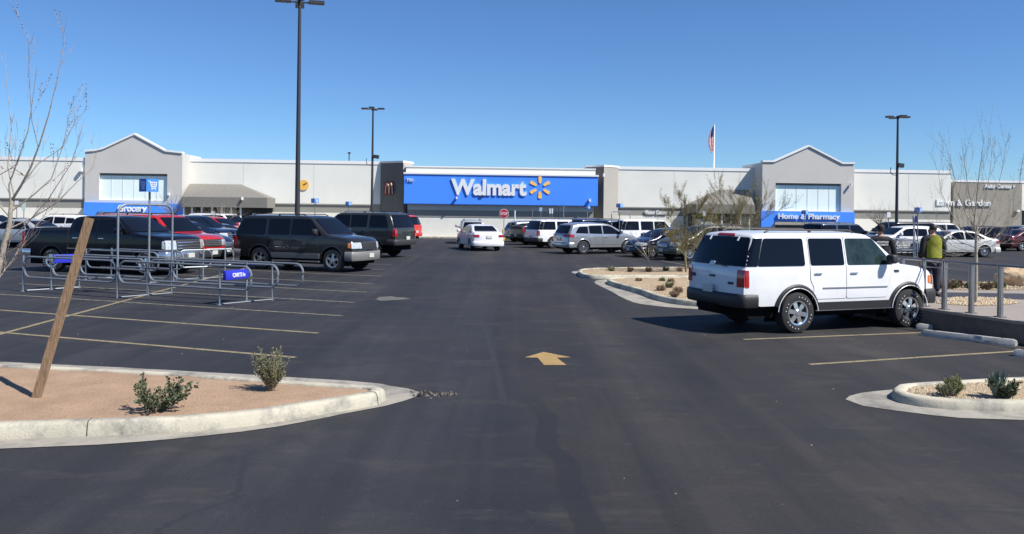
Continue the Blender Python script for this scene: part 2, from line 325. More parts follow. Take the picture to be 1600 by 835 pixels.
def wheel_meshes(r, style):
    k = (round(r, 3), style)
    if k in WHEELS: return WHEELS[k]
    wd = .125 if r < .36 else .14; ri = r*(.60 if style != 'steel' else .62)
    t = MB()      # outer face towards -Y
    t.lathe([(ri, wd), (ri, -wd*.80), (ri+.015, -wd*.98), (ri+(r-ri)*.45, -wd*1.04), (r*.955, -wd*.86), (r*.99, -wd*.62), (r, -wd*.3), (r, wd*.7), (r*.95, wd), (ri, wd)], 36)
    if style == 'chrome5':          # raised white letters marks around the sidewall
        t.cur = 1
        for j in range(26):
            if j % 13 in (5, 6, 7, 11, 12): continue
            a = 2*pi*j/26; ca, sa = cos(a), sin(a); rr = ri+(r-ri)*.42
            M = Matrix(((ca, 0, -sa, ca*rr), (0, 1, 0, -wd*1.045), (sa, 0, ca, sa*rr), (0, 0, 0, 1)))
            t.box(-.010, .010, -.003, .003, -.007, .007, M)
    tm = t.mesh('tyre'); tm.polygons.foreach_set('use_smooth', [True]*len(tm.polygons)); tm.set_sharp_from_angle(angle=radians(40))
    tm.materials.append(M_TYRE); tm.materials.append(M_WHITE)
    s = MB(); y0 = -wd*.86
    s.lathe([(ri*.99, wd*.3), (ri*.97, y0+.02), (ri*1.01, y0-.01), (ri*.90, y0-.005), (ri*.86, y0+.05), (ri*.84, wd*.2)], 36)
    n = {'five': 5, 'chrome5': 6, 'six': 10, 'steel': 8}[style]
    s.lathe([(0, y0-.012), (ri*.20, y0-.012), (ri*.27, y0+.0), (ri*.30, y0+.05)], 18)
    for j in range(n):
        a = 2*pi*(j+.25)/n; u = Vector((cos(a), 0, sin(a))); p = Vector((-sin(a), 0, cos(a))); w1 = ri*(.17 if n < 8 else .075); w2 = ri*(.19 if n < 8 else .075)
        q = [u*ri*.2+p*w1, u*ri*.92+p*w2, u*ri*.92-p*w2, u*ri*.2-p*w1]
        vs = [v+Vector((0, y0+.004+(.012 if i in (1, 2) else 0), 0)) for i, v in enumerate(q)]+[v+Vector((0, y0+.05, 0)) for v in q]
        s.add(vs, [(0, 1, 2, 3), (0, 4, 5, 1), (1, 5, 6, 2), (2, 6, 7, 3), (3, 7, 4, 0)])
    s.cur = 1
    s.lathe([(0, y0+.07), (ri*.9, y0+.07)], 24)
    sm = s.mesh('rim'); sm.polygons.foreach_set('use_smooth', [True]*len(sm.polygons)); sm.set_sharp_from_angle(angle=radians(30))
    sm.materials.append({'chrome5': M_CHROME, 'five': M_RIM, 'six': M_RIM, 'steel': M_RIMD}[style]); sm.materials.append(M_UNDER)
    WHEELS[k] = (tm, sm); return WHEELS[k]
class Car:
    def __init__(s, spec, body, over=None):
        c = dict(SPECS[spec]); c.update(over or {}); s.c = c; s.body = body
        s.L, s.W, s.wb, s.ro, s.wr = c['L'], c['W'], c['wb'], c['ro'], c['wr']
        s.ox = s.ro+s.wb/2; s.lift = c.get('lift', 0)
        pf = c['prof']; X = [p[0] for p in pf]; Z = [p[1] for p in pf]
        # soften the profile corners but keep it single valued in x
        P2 = [Vector(p) for p in pf]
        for _ in range(2):
            q = [P2[0]]
            for a, b in zip(P2[:-1], P2[1:]): q += [a*.78+b*.22, a*.22+b*.78]
            q.append(P2[-1]); P2 = q
        s.X = np.array([p.x for p in P2]); s.Z = np.array([p.y for p in P2])
        s.arch = c.get('arch', s.wr*1.2)
    def zt(s, x): return float(np.interp(x, s.X, s.Z))
    def belt(s, x): return s.c['belt']
    def zbot(s, x):
        zb = s.c['zb']
        if x < .5: zb += .08*(1-x/.5)
        if x > s.L-.6: zb += .06*(1-(s.L-x)/.6)
        for xc in (s.ro, s.ro+s.wb):
            d = abs(x-xc)
            if d < s.arch: zb = max(zb, s.wr-s.lift+sqrt(s.arch**2-d*d))
        return zb
    def f(s, x, z):
        c = s.c; W2 = s.W/2; b = s.belt(x); w_ = W2
        e = .5
        if x < e: w_ -= .035*(1-x/e)**2
        if x > s.L-.9: w_ -= .07*((x-s.L+.9)/.9)**2
        if z > b: w_ -= c['tum']*(z-b)+.02
        elif z > b-.10: w_ -= .02*((z-b+.10)/.10)**2
        zm = .78 if s.L > 4.7 else .62
        w_ -= .10*max(0, zm-z)**2*2+.06*max(0, z-zm)**2*(1 if z < b else 0)
        zt = s.zt(x); r = min(c['r'], max(.02, (zt-c['zb'])*.4))
        d = z-(zt-r)
        if d > 0: w_ -= r-sqrt(max(0, r*r-d*d))
        return w_
    def warp(s, x, y):
        k = min(1, abs(y)/(s.W/2))**3; br, bf = s.c['bow']
        if x < .8: x += br*k*(1-x/.8)**2
        if x > s.L-1.1: x -= bf*k*(1-(s.L-x)/1.1)**2
        return x
    def V(s, x, y, z): return (s.warp(x, y)-s.ox, y, z+s.lift)
    def crown(s, x): return .035
    def body_mesh(s):
        c = s.c; st = set(np.linspace(0, s.L, 44).tolist()) | set(np.linspace(0, .7, 30).tolist()) | set(np.linspace(s.L-.5, s.L, 16).tolist()) | set(s.X.tolist())
        for xc in (s.ro, s.ro+s.wb):
            for k in range(0, 17): st.add(xc+s.arch*cos(pi*k/16)*.9999)
        st = sorted(x for x in st if 0 <= x <= s.L)
        q = [st[0]]
        for x in st[1:]:
            if x-q[-1] > .004: q.append(x)
        st = q; rows = []
        for x in st:
            zb = s.zbot(x); zt = max(s.zt(x), zb+.001); r = min(c['r'], max(.001, (zt-zb)*.4), max(.02, (s.zt(x)-c['zb'])*.4)); b = min(s.belt(x), zt-r)
            b = max(b, zb)
            zs = [zb+(b-zb)*t for t in np.linspace(0, 1, 9)]+[b+(zt-r-b)*t for t in (.02, .25, .5, .75, 1)]
            zs = [min(z, zt) for z in zs]+[zt-r+r*sin(t*pi/2) for t in (.35, .7, 1)]
            pts = [(s.f(x, z), z) for z in zs]; ye = pts[-1][0]
            pts += [(ye*(1-t), zt+s.crown(x)*(1-(1-t)**2)) for t in (.15, .35, .6, 1)]
            rows.append([s.V(x, y, z) for y, z in pts])
        n = len(rows[0]); vs = []; 
        for r_ in rows:
            vs += r_+[(p[0], -p[1], p[2]) for p in r_[:-1][::-1]]
        m = 2*n-1; m_ = MB(); fs = [(i*m+k, i*m+k+1, (i+1)*m+k+1, (i+1)*m+k) for i in range(len(rows)-1) for k in range(m-1)]
        m_.add(vs, fs)
        me = m_.mesh('body', False); bm = bmesh.new(); bm.from_mesh(me)
        bmesh.ops.remove_doubles(bm, verts=bm.verts, dist=.0008); bmesh.ops.recalc_face_normals(bm, faces=bm.faces)
        bm.to_mesh(me); bm.free(); return me
    # patches laid on the body surface; e = proud by, t = skirt depth
    def patch(s, mb, poly, fn, e=.008, t=.012, du=.12, dv=.12):
        pts, fs, be = ngrid(poly, du, dv)
        top = [fn(a, b, e) for a, b in pts]; n = len(top); bi = sorted({i for x in be for i in x}); mp = {i: n+k for k, i in enumerate(bi)}
        mb.add(top+[fn(pts[i][0], pts[i][1], e-t) for i in bi], fs+[(a, b, mp[b], mp[a]) for a, b in be])
    def side(s, sg): return lambda x, z, e: s.V(x, sg*(s.f(x, z)+e), z)
    def rear(s):
        k = int(np.argmax(s.Z)); X, Z = s.X[:k+1], np.maximum.accumulate(s.Z[:k+1])
        def fn(y, z, e):
            x = float(np.interp(z, Z, X)); k = (1-(abs(y)/(s.W*.46))**2)*s.crown(x); x2 = float(np.interp(z-max(0, k)*.98, Z, X))
            dx = float(np.interp(z+.05, Z, X)-np.interp(z-.05, Z, X)); l = sqrt(dx*dx+.01); return s.V(x2-e*.1/l*1.0, y, z+e*dx/l) if dx < .4 else s.V(x2, y, z+e)
        return fn
    def front(s):
        k = int(np.argmax(s.Z)); X, Z = s.X[k:][::-1], np.maximum.accumulate(s.Z[k:][::-1])
        def fn(y, z, e):
            x = float(np.interp(z, Z, X)); k = (1-(abs(y)/(s.W*.46))**2)*s.crown(x); x2 = float(np.interp(z-max(0, k)*.98, Z, X))
            dx = float(np.interp(z-.05, Z, X)-np.interp(z+.05, Z, X)); l = sqrt(dx*dx+.01); return s.V(x2+e*.1/l, y, z+e*dx/l)
        return fn
    def bumper(s, end, z0, z1, out=.05, wrap=.45):
        L = s.L; W2 = s.f(.45 if end < 0 else L-.6, .7)+.012; mb = MB(); ring = []
        N = 24
        for i in range(N+1):
            a = pi*i/N; n = 7.0; y = W2*(1 if cos(a) >= 0 else -1)*abs(cos(a))**(2/n); d = (wrap+out)*abs(sin(a))**(2/n)
            x = (wrap-d) if end < 0 else (L-wrap+d)
            # follow the body's rounded corners
            k = min(1, abs(y)/W2)**3; br, bf = s.c['bow']
            x += br*k*.9*(abs(sin(a))) if end < 0 else -bf*k*.9*abs(sin(a))
            s_ = -1 if end < 0 else 1; nx = s_*abs(sin(a)); ny = cos(a)
            sec = [(-.10, z0+.01), (-.01, z0), (.012, z0+.05), (.016, z0+(z1-z0)*.6), (.004, z1-.02), (-.02, z1), (-.12, z1+.004)]
            ring.append([Vector((x-s.ox+nx*o_, y+ny*o_, z+s.lift)) for o_, z in sec])
        m = len(ring[0]); vs = [v for r in ring for v in r]
        mb.add(vs, [(i*m+k, i*m+k+1, (i+1)*m+k+1, (i+1)*m+k) for i in range(N) for k in range(m-1)]); return mb
def make_car(kind, pos, heading, scale, body, label, cat='car', name=None, style='five', over=None, bump=None, flare=None,
             clad=None, frontglass=None, amber=False, detail=1, tailm=None, group=None, plates=(True, True), rack=None, nopillar=False, grillem=None, extra=None, glass=None, trim=False):
    c = Car(kind, body, over); S = c.c; L = c.L; G = glass or M_GLASS
    root = empty(name or {'suv': 'parked_suv', 'pickup': 'parked_pickup', 'sedan': 'parked_car', 'crossover': 'parked_crossover'}[kind], (pos[0], pos[1], 0), heading, label, cat, group)
    root.scale = (scale,)*3
    link('body', c.body_mesh(), root, body, 38)
    bm_ = bump or body
    # underbody and wheel wells
    u = MB(); u.box(.25-c.ox, L-.3-c.ox, -c.W/2+.16, c.W/2-.16, .26+c.lift*.6, S['zb']+.16+c.lift)
    for xc in (c.ro, c.ro+c.wb):
        for sg in (-1, 1):
            ring = []; 
            for i in range(13):
                a = pi*i/12; R = c.arch*1.0
                for y in (c.W/2-.03, c.W/2-.42): ring.append((xc+R*cos(a)-c.ox, sg*y, c.wr+R*sin(a)-.003))
            u.add(ring, [(2*i, 2*i+1, 2*i+3, 2*i+2) for i in range(12)])
            u.add([(xc-c.arch-c.ox, sg*(c.W/2-.42), .2), (xc+c.arch-c.ox, sg*(c.W/2-.42), .2), (xc+c.arch-c.ox, sg*(c.W/2-.42), c.wr+c.arch), (xc-c.arch-c.ox, sg*(c.W/2-.42), c.wr+c.arch)], [(0, 1, 2, 3)])
        u.tube([(xc-c.ox, -c.W/2+.2, c.wr), (xc-c.ox, c.W/2-.2, c.wr)], .05, 8)
    u.build('underbody', M_UNDER, root)
    # glass
    fr, re = c.front(), c.rear()
    def glass_trap(fn, g, name):
        z0, z1, a, b = g; m = MB(); poly = rpoly([(-a*c.W/2, z0), (a*c.W/2, z0), (b*c.W/2, z1), (-b*c.W/2, z1)], .06)
        c.patch(m, poly, fn, .014, .02, .06, .04); return m.build(name, G if name != 'windshield' else (frontglass or G), root, 50)
    glass_trap(fr, S['wsh'], 'windshield'); glass_trap(re, S['rwin'], 'rear_window')
    for sg in (-1, 1):
        fn = c.side(sg)
        if detail:
            for d in S['doors']:
                m = MB(); 
                sm = MB(); c.patch(sm, rpoly(d, .05), fn, .003, .004, .2, .15); sm_me = None
                # gap ring: slightly larger dark sheet under the door skin
                ctr = Vector((sum(p[0] for p in d)/len(d), sum(p[1] for p in d)/len(d)))
                small = [tuple(Vector(p)+(ctr-Vector(p)).normalized()*.009) for p in d]
                c.patch(m, rpoly(small, .05), fn, .008, .004, .15, .12)
                dr = m.build('door', body, root, 38)
                g_ = sm.build('door_gap', M_SEAM, dr)
                cx = min(p[0] for p in d)+.10; hz = S['belt']-.17
                h = link('door_handle', rounded_box(cx-c.ox, cx+.19-c.ox, sg*(c.f(cx, hz)+.012)-.02, sg*(c.f(cx, hz)+.012)+.02, hz+c.lift, hz+.045+c.lift, .012), dr, M_CHROME if trim else (M_TRIM if kind in ('suv',) else body), 40)
        for i, wpoly in enumerate(S['wins']):
            m = MB(); c.patch(m, rpoly(wpoly, .05), fn, .013, .012, .12, .10)
            m.build('side_window', (frontglass or G) if i == len(S['wins'])-1 else G, root, 50)
        if 'pillar' in S and not nopillar:
            m = MB(); c.patch(m, S['pillar'], fn, .014, .016, .04, .04); m.build('pillar_glass', G, root, 50)
        # lamps
        yi, z0, z1, wr_ = S['tail']; m = MB(); ye = c.W/2*.985
        c.patch(m, [(sg*yi, z0), (sg*ye, z0), (sg*ye, z1), (sg*yi, z1)], re, .018, .03, .06, .06)
        xw = c.X[np.argmax(c.Z > (z0+z1)/2)]
        c.patch(m, [(.0+xw*.5, z0), (wr_+xw, z0), (wr_+xw, z1), (.0+xw, z1)], fn, .012, .02, .06, .06)
        m.build('tail_light', tailm or M_RED, root, 40)
        yi, z0, z1, wr_ = S['head']; m = MB()
        c.patch(m, [(sg*yi, z0), (sg*c.W/2*.96, z0), (sg*c.W/2*.96, z1), (sg*(yi+.03), z1)], fr, .016, .03, .06, .05)
        if amber: m.cur = 1
        c.patch(m, [(L-wr_, z0+.03), (L-.02, z0), (L-.06, z1), (L-wr_, z1-.01)], fn, .014, .02, .06, .05)
        m.build('headlight', [M_LAMP, M_AMB], root, 40)
        # arch lips
        e, fw = (.035, .085) if flare else (.012, .035)
        for xc in (c.ro, c.ro+c.wb):
            m = MB(); ring = []
            z_ = c.wr-c.lift; t0 = math.asin(max(-1, min(1, (S['zb']-.02-z_)/c.arch)))
            for i in range(21):
                a = t0+(pi-2*t0)*i/20; ca, sa = cos(a), sin(a)
                for rr, ee in ((c.arch-.004, -.06), (c.arch-.004, e), (c.arch+fw*.6, e), (c.arch+fw, .003)):
                    x, z = xc+rr*ca, z_+rr*sa; x = min(max(x, .02), L-.02); ring.append(c.V(x, sg*(c.f(x, min(z, c.zt(x)-.1))+ee), z))
            m.add(ring, [(i*4+k, i*4+k+1, i*4+5+k, i*4+4+k) for i in range(20) for k in range(3)])
            m.build('wheel_arch_flare' if flare else 'wheel_arch_lip', flare or body, root, 40)
        # mirror
        wx = S['wins'][-1][1][0]-.22; bz = S['belt']+.03
        yy = c.f(wx, bz); me = rounded_box(wx-.06-c.ox, wx+.10-c.ox, min(sg*(yy+.06), sg*(yy+.27)), max(sg*(yy+.06), sg*(yy+.27)), bz+.02+c.lift, bz+.21+c.lift, .045, 3)
        mi = link('side_mirror', me, root, M_TRIM if kind in ('suv',) else body, 50)
        m = MB(); m.box(wx-.02-c.ox, wx+.05-c.ox, min(sg*(yy-.02), sg*(yy+.12)), max(sg*(yy-.02), sg*(yy+.12)), bz+.0+c.lift, bz+.06+c.lift); m.build('mirror_arm', M_TRIM, mi)
        # sills
        if clad:
            m = MB(); c.patch(m, [(c.ro+c.arch+.06, S['zb']-.02), (c.ro+c.wb-c.arch-.06, S['zb']-.02), (c.ro+c.wb-c.arch-.04, S['zb']+.17), (c.ro+c.arch+.02, S['zb']+.17)], fn, .035, .05, .3, .08)
            m.build('side_cladding', clad, root, 40)
        if trim:
            m = MB(); c.patch(m, [(c.ro+c.arch+.15, .80), (c.ro+c.wb-c.arch-.12, .80), (c.ro+c.wb-c.arch-.12, .825), (c.ro+c.arch+.15, .825)], fn, .02, .02, .3, .08)
            m.build('side_moulding', M_GALV, root)
        if (S['rack'] if rack is None else rack):
            ys = sg*(c.f(1.2, c.zt(1.6)-.02)-.10); zz = c.zt(1.6)+.055+c.lift; m = MB(); x0, x1 = L*.16-c.ox, L*.56-c.ox
            m.tube([(x0-.08, ys, zz-.05), (x0+.04, ys, zz), (x1-.04, ys, zz), (x1+.10, ys, zz-.05)], .018, 6)
            m.box((x0+x1)/2-.03, (x0+x1)/2+.03, ys-.015, ys+.015, zz-.05, zz); m.build('roof_rail', M_TRIM, root, 40)
        # wheels
        for xc in (c.ro, c.ro+c.wb):
            tm, rm = wheel_meshes(c.wr, style)
            w_ = bpy.data.objects.new('wheel', None); COL.objects.link(w_); w_.parent = root
            w_.location = (xc-c.ox, sg*(c.W/2-.125+(.03 if flare else -.015)), c.wr); w_.rotation_euler = (0, random.uniform(0, 6), 0 if sg < 0 else pi)
            for nm, me in (('tyre', tm), ('rim', rm)):
                o = bpy.data.objects.new(nm, me); COL.objects.link(o); o.parent = w_
    # bumpers
    zb = S['zb']
    fb = c.bumper(1, zb-.06, zb+(.26 if kind in ('suv', 'pickup') else .22), .03).build('front_bumper', bm_, root, 50)
    rb = c.bumper(-1, zb-.02, zb+(.25 if kind in ('suv', 'pickup') else .26), .07 if kind in ('suv', 'pickup') else .03, .42).build('rear_bumper', bm_, root, 50)
    # grille
    a, z0, z1 = S['grille']; m = MB(); c.patch(m, rpoly([(-a, z0), (a, z0), (a, z1), (-a, z1)], .03), fr, .02, .03, .1, .06)
    gr = m.build('grille', M_TRIM, root, 50)
    m = MB()
    for k in range(3 if kind != 'sedan' else 1):
        zz = z0+(z1-z0)*(k+1)/(4 if kind != 'sedan' else 2); c.patch(m, [(-a*.95, zz-.012), (a*.95, zz-.012), (a*.95, zz+.012), (-a*.95, zz+.012)], fr, .034, .02, .2, .1)
    m.build('grille_bar', grillem or M_CHROME, gr)
    pz, _ = S['plate']
    if plates[1]:
        m = MB(); c.patch(m, [(-.16, pz), (.16, pz), (.16, pz+.16), (-.16, pz+.16)], re, .035 if kind == 'sedan' else .10, .02, .2, .2); m.build('licence_plate', M_PLATE, root)
    if plates[0]:
        x = L+.05-c.ox; m = MB(); m.box(x, x+.012, -.16, .16, zb+.04+c.lift, zb+.19+c.lift); m.build('licence_plate', M_PLATE, root)
    if 'bed' in S:
        m = MB()
        for sg in (-1, 1): c.patch(m, [(1.885, .62), (1.91, .62), (1.91, 1.40), (1.885, 1.40)], c.side(sg), .004, .01, .2, .1)
        m.build('cab_gap', M_SEAM, root)
        x0, x1 = S['bed']; m = MB(); zz = 1.43
        def tp(x, y, e): return c.V(x, y, c.zt(x)+.035*(1-(y/.95)**2)+e)
        c.patch(m, [(x0, -.86), (x1-.03, -.86), (x1-.03, .86), (x0, .86)], tp, .012, .02, .3, .2); m.build('bed_cover', M_UNDER, root, 50)
    if extra: extra(c, root)
    root['_'] = 0; del root['_']
    return root, c
def place(kind, ref, px, py, hd, scale, body, label, over=None, **kw):
    """put the wheel named by ref (f/r + l/r) on the ground point seen at px,py; hd in degrees, 0 = to the right"""
    S = dict(SPECS[kind]); S.update(over or {}); h = radians(hd)
    lx = (S['wb']/2 if ref[0] == 'f' else -S['wb']/2)*scale; ly = (S['W']/2-.1)*scale*(1 if ref[1] == 'l' else -1)
    g = P(px, py); x = g.x-(lx*cos(h)-ly*sin(h)); y = g.y-(lx*sin(h)+ly*cos(h))
    return make_car(kind, (x, y), h, scale, body, label, over=over, **kw)
# ---------------------------------------------------------------- ground and paint
g = MB(); g.box(-700, 700, -700, 900, -1.0, 0); tag(g.build('asphalt_ground', M_ASPH), kind='structure')
def strip(name, a, b, wid, m, z=.004):
    a, b = Vector(a), Vector(b); n = (b-a).cross(Vector((0, 0, 1))).normalized()*wid/2; mb = MB(); K = max(1, int((b-a).length/1.0)); vs = []
    for i in range(K+1):
        p = a.lerp(b, i/K); vs += [(p.x-n.x*random.uniform(.9, 1.08), p.y-n.y*random.uniform(.9, 1.08), z), (p.x+n.x*random.uniform(.9, 1.08), p.y+n.y*random.uniform(.9, 1.08), z)]
    mb.add(vs, [(2*i, 2*i+1, 2*i+3, 2*i+2) for i in range(K)]); return tag(mb.build(name, m), kind='structure')
a0, a1 = P(0, 485), P(497, 521); SD = (a1-a0).normalized()
for i, (x, y) in enumerate([(462, 559), (497, 521), (535, 494), (553.6, 473), (573, 457), (584, 444), (596, 432), (604, 422), (612, 414)]):
    e = P(x, y); strip('parking_line', e-SD*11.6, e, .11, M_YEL2 if i > 1 else M_YEL)
for i in range(3):
    e = P(497, 521)+VX*0; 
cA, cB = P(0, 523), P(345, 430); cd = (cB-cA).normalized(); strip('centre_line', cA-cd*3, cB+cd*26, .11, M_YEL, .008)
strip('parking_line', P(1162, 531), P(1445, 520), .10, M_YEL); strip('parking_line', P(1265, 570), P(1592, 549), .10, M_YEL)
strip('parking_line', P(994, 400.5), P(1075, 415), .10, M_YEL2)
for x, y in [(775, 385.5), (800, 389), (850, 396)]:
    e = P(x, y); strip('parking_line', e, e+Vector((cos(radians(27)), sin(radians(27)), 0))*5, .11, M_YEL2)
mb = MB(); mb.add([Vector((*P(x, y).xy, .005)) for x, y in [(849, 550.5), (820, 559), (840, 559.6), (850, 571), (885, 571), (870, 559.6), (892, 559)]], [(0, 1, 2, 3, 4, 5, 6)])
tag(mb.build('lane_arrow', M_YELA, fixn=False), kind='structure')
def blot(px, py, rx, ry, m, z=.005, name='asphalt_patch'):
    c = P(px, py); mb = MB(); n = 28; vs = []
    for i in range(n):
        a = 2*pi*i/n; k = 1+.16*sin(3*a+px)+.1*sin(7*a+py)+random.uniform(-.05, .05); vs.append((c.x+rx*k*cos(a), c.y+ry*k*sin(a), z))
    mb.add(vs, [tuple(range(n))]); return tag(mb.build(name, m, fixn=False), kind='structure')
M_WORN = mat('worn_asphalt', (.105, .10, .092), .9, 0, .25, 7)
blot(611, 467, .42, .5, M_WORN); 
# crumbled concrete beyond the island's tip
M_CRUMB = mat('crumbled_concrete', (.17, .155, .13), .95, 0, .35, 12, .8, 40)
cr = MB(); 
for i in range(420):
    t = random.random()**.8; c = P(640+75*t, 617-1*t+random.gauss(0, 2.4*(1.2-t))); s = random.uniform(.006, .028)
    cr.add([(c.x+s*random.uniform(-1, 1), c.y+s*random.uniform(-1, 1), .002), (c.x+s, c.y-s, .002), (c.x+s*.3, c.y+s, .002), (c.x, c.y, s*.9)], [(0, 1, 3), (1, 2, 3), (2, 0, 3)])
tag(cr.build('concrete_crumbs', M_CRUMB), kind='stuff')
# litter specks on the asphalt
lp = MB()
for i in range(170):
    x, y = random.uniform(-14, 16), random.uniform(4.5, 30); s = random.uniform(.004, .012)
    if abs(x) > y*.7: continue
    lp.add([(x-s, y, .001), (x+s, y-s, .001), (x+s*.5, y+s, .001), (x, y, s)], [(0, 1, 3), (1, 2, 3), (2, 0, 3)])
tag(lp.build('loose_grit', M_STONE), kind='stuff')
# ---------------------------------------------------------------- kerbed islands
def resample(pts, closed=True, d=.18):
    # Catmull-Rom through the outline points
    out = []; n = len(pts)
    for i in range(n):
        p0, p1, p2, p3 = [Vector(pts[(i+k) % n][:2]) for k in (-1, 0, 1, 2)]
        m = max(1, int((p2-p1).length/d))
        for j in range(m):
            t = j/m
            c = .5*((2*p1)+(p2-p0)*t+(2*p0-5*p1+4*p2-p3)*t*t+(3*p1-p0-3*p2+p3)*t**3); out.append(c)
    return out
def offs(pts, d):
    n = len(pts); out = []; A = sum(pts[i].x*pts[(i+1) % n].y-pts[(i+1) % n].x*pts[i].y for i in range(n)); sg = 1 if A > 0 else -1
    for i in range(n):
        t = (pts[(i+1) % n]-pts[i-1]).normalized(); out.append(pts[i]+Vector((t.y, -t.x))*d*sg)
    return out
def island(outline, fill_m, fill_name, gutter=None, hgt=.15, kw=.15, mound=.03, zf=.12, joints=True, d=.18):
    pts = resample(outline, d=d); n = len(pts)
    k = MB(); prof = [(.03, -.02), (.025, .03), (.008, hgt-.03), (-.015, hgt-.005), (-.04, hgt), (-kw+.02, hgt), (-kw, hgt-.02), (-kw, .02)]
    rings = [[(p.x, p.y, z) for p in offs(pts, o)] for o, z in prof]; vs = [v for r in rings for v in r]
    k.add(vs, [(a*n+i, a*n+(i+1) % n, (a+1)*n+(i+1) % n, (a+1)*n+i) for a in range(len(prof)-1) for i in range(n)])
    kerb = tag(k.build('kerb', M_KERB, smooth=50), kind='structure')
    if joints:
        j = MB(); acc = 0; last = 0
        for i in range(n):
            acc += (pts[i]-pts[i-1]).length
            if acc-last > 3.0:
                last = acc; t = (pts[(i+1) % n]-pts[i-1]).normalized(); ang = atan2(t.y, t.x); M = Matrix.Translation((pts[i].x, pts[i].y, 0)) @ Matrix.Rotation(ang, 4, 'Z')
                sgn = 1
                for o in (1,):
                    q = [(.034, .0), (.030, .03), (.013, hgt-.03), (-.013, hgt+.001), (-.04, hgt+.004), (-kw+.0, hgt+.004)]
                    a = offs([pts[i-1], pts[i], pts[(i+1) % n]], 0)
                    nn = offs(pts, 1)[i]-pts[i]
                    vs = []
                    for oo, z in q:
                        c = pts[i]+nn*(oo+.001); vs += [(c.x-t.x*.0035, c.y-t.y*.0035, z), (c.x+t.x*.0035, c.y+t.y*.0035, z)]
                    j.add(vs, [(2*b, 2*b+1, 2*b+3, 2*b+2) for b in range(len(q)-1)])
        if j.v: jo = j.build('kerb_joint', M_UNDER, fixn=False); jo.parent = kerb
    # fill
    bm = bmesh.new(); inner = offs(pts, -kw+.004); xs = [p.x for p in inner]; ys = [p.y for p in inner]
    gp_, fs, be = ngrid([(p.x, p.y) for p in inner], .25, .25)
    bv = {i for e in be for i in e}; kb = MB()
    kb.add([(x, y, zf+(0 if i in bv else mound*(.5+.5*sin(x*1.7)*cos(y*2.1))+random.uniform(-.006, .008))) for i, (x, y) in enumerate(gp_)], fs)
    bm.free(); fo = tag(kb.build(fill_name, fill_m, smooth=60), kind='structure')
    if gutter:
        gpts = resample(gutter, d=.25); gm = MB(); gm.add([(p.x+random.uniform(-.012, .012), p.y+random.uniform(-.012, .012), .006) for p in gpts], [tuple(range(len(gpts)))])
        tag(gm.build('gutter_apron', M_GUT, fixn=False), kind='structure')
    return pts, kerb, fo
Z15 = .15
def PP(l, z=0.0): return [P(x, y, z) for x, y in l]
# left foreground island (runs out of the frame to the left)
top = PP([(0, 568), (200, 577), (400, 590), (540, 599.5), (588, 602), (600, 607), (588, 613.5), (560, 619), (500, 628), (400, 643), (300, 652), (212, 656), (100, 660), (0, 663)], Z15)
dl = (top[0]-top[1]).normalized(); dn = (top[-1]-top[-2]).normalized()
left_outline = [top[0]+dl*9]+[top[0]+dl*4]+top+[top[-1]+dn*4, top[-1]+dn*7]
gl = PP([(0, 566), (300, 581), (560, 597), (608, 603.5), (636, 608), (655, 614), (650, 621), (600, 635), (500, 655), (430, 668), (320, 682), (212, 692), (100, 698), (0, 702)])
gl = [gl[0]+dl*9, gl[0]+dl*4]+gl+[gl[-1]+dn*4, gl[-1]+dn*7]
isl_l = island(left_outline, M_DIRT, 'dirt_bed', gl)
# right foreground island
top = PP([(1396, 605.5), (1404, 600), (1440, 596.5), (1520, 592), (1600, 588), (1680, 585)], .12)
bot = PP([(1680, 628), (1600, 627.5), (1530, 627), (1487, 625.5), (1440, 621), (1412, 616), (1397, 610.5)], .12)
gr_ = PP([(1321, 625), (1345, 615), (1400, 609), (1500, 602), (1600, 596), (1680, 592), (1680, 660), (1600, 657), (1500, 654), (1420, 645), (1350, 635)])
isl_r = island(top+bot, M_GRAV, 'gravel_bed', gr_, hgt=.12, zf=.085)
# two islands in the middle distance
far_t = PP([(905, 425), (915, 419.5), (990, 417.5), (1100, 417), (1180, 417), (1180, 431), (1100, 430.5), (1000, 430), (925, 429.5)], Z15)
far_g = PP([(893, 426), (915, 423), (1000, 421), (1180, 421), (1180, 436), (1050, 435), (960, 433.5), (920, 431.5)])
island(far_t, M_GRAV, 'gravel_bed', far_g, joints=False)
near_t = PP([(950, 437), (962, 433.5), (1040, 432.5), (1190, 432), (1190, 474), (1085, 470), (1030, 462), (1000, 452), (966, 443)], Z15)
near_g = PP([(929, 441), (955, 437), (1040, 436), (1190, 436), (1190, 486), (1082, 483), (1012, 477), (982, 470), (955, 456)])
island(near_t, M_GRAV, 'gravel_bed', near_g, joints=False)
def pebbles(name, region, n, smin, smax, z, m=M_STONE):
    """stones strewn over a polygon"""
    xs = [p[0] for p in region]; ys = [p[1] for p in region]; mb = MB(); c = 0; t = 0
    def inside(x, y):
        k = False; j = len(region)-1
        for i in range(len(region)):
            a, b = region[i], region[j]
            if (a[1] > y) != (b[1] > y) and x < (b[0]-a[0])*(y-a[1])/(b[1]-a[1])+a[0]: k = not k
            j = i
        return k
    while c < n and t < n*30:
        t += 1; x, y = random.uniform(min(xs), max(xs)), random.uniform(min(ys), max(ys))
        if not inside(x, y): continue
        c += 1; s = random.uniform(smin, smax); a = random.uniform(0, 6); e = [Vector((cos(a+k*pi/2)*s*random.uniform(.6, 1.2), sin(a+k*pi/2)*s*random.uniform(.6, 1.2), random.uniform(-.2, .2)*s)) for k in range(4)]
        b = Vector((x, y, z+s*.2)); mb.add([b+q for q in e]+[b+Vector((0, 0, s*.7)), b-Vector((0, 0, s*.7))], [(0, 1, 4), (1, 2, 4), (2, 3, 4), (3, 0, 4), (1, 0, 5), (2, 1, 5), (3, 2, 5), (0, 3, 5)])
    return tag(mb.build(name, m), kind='stuff')
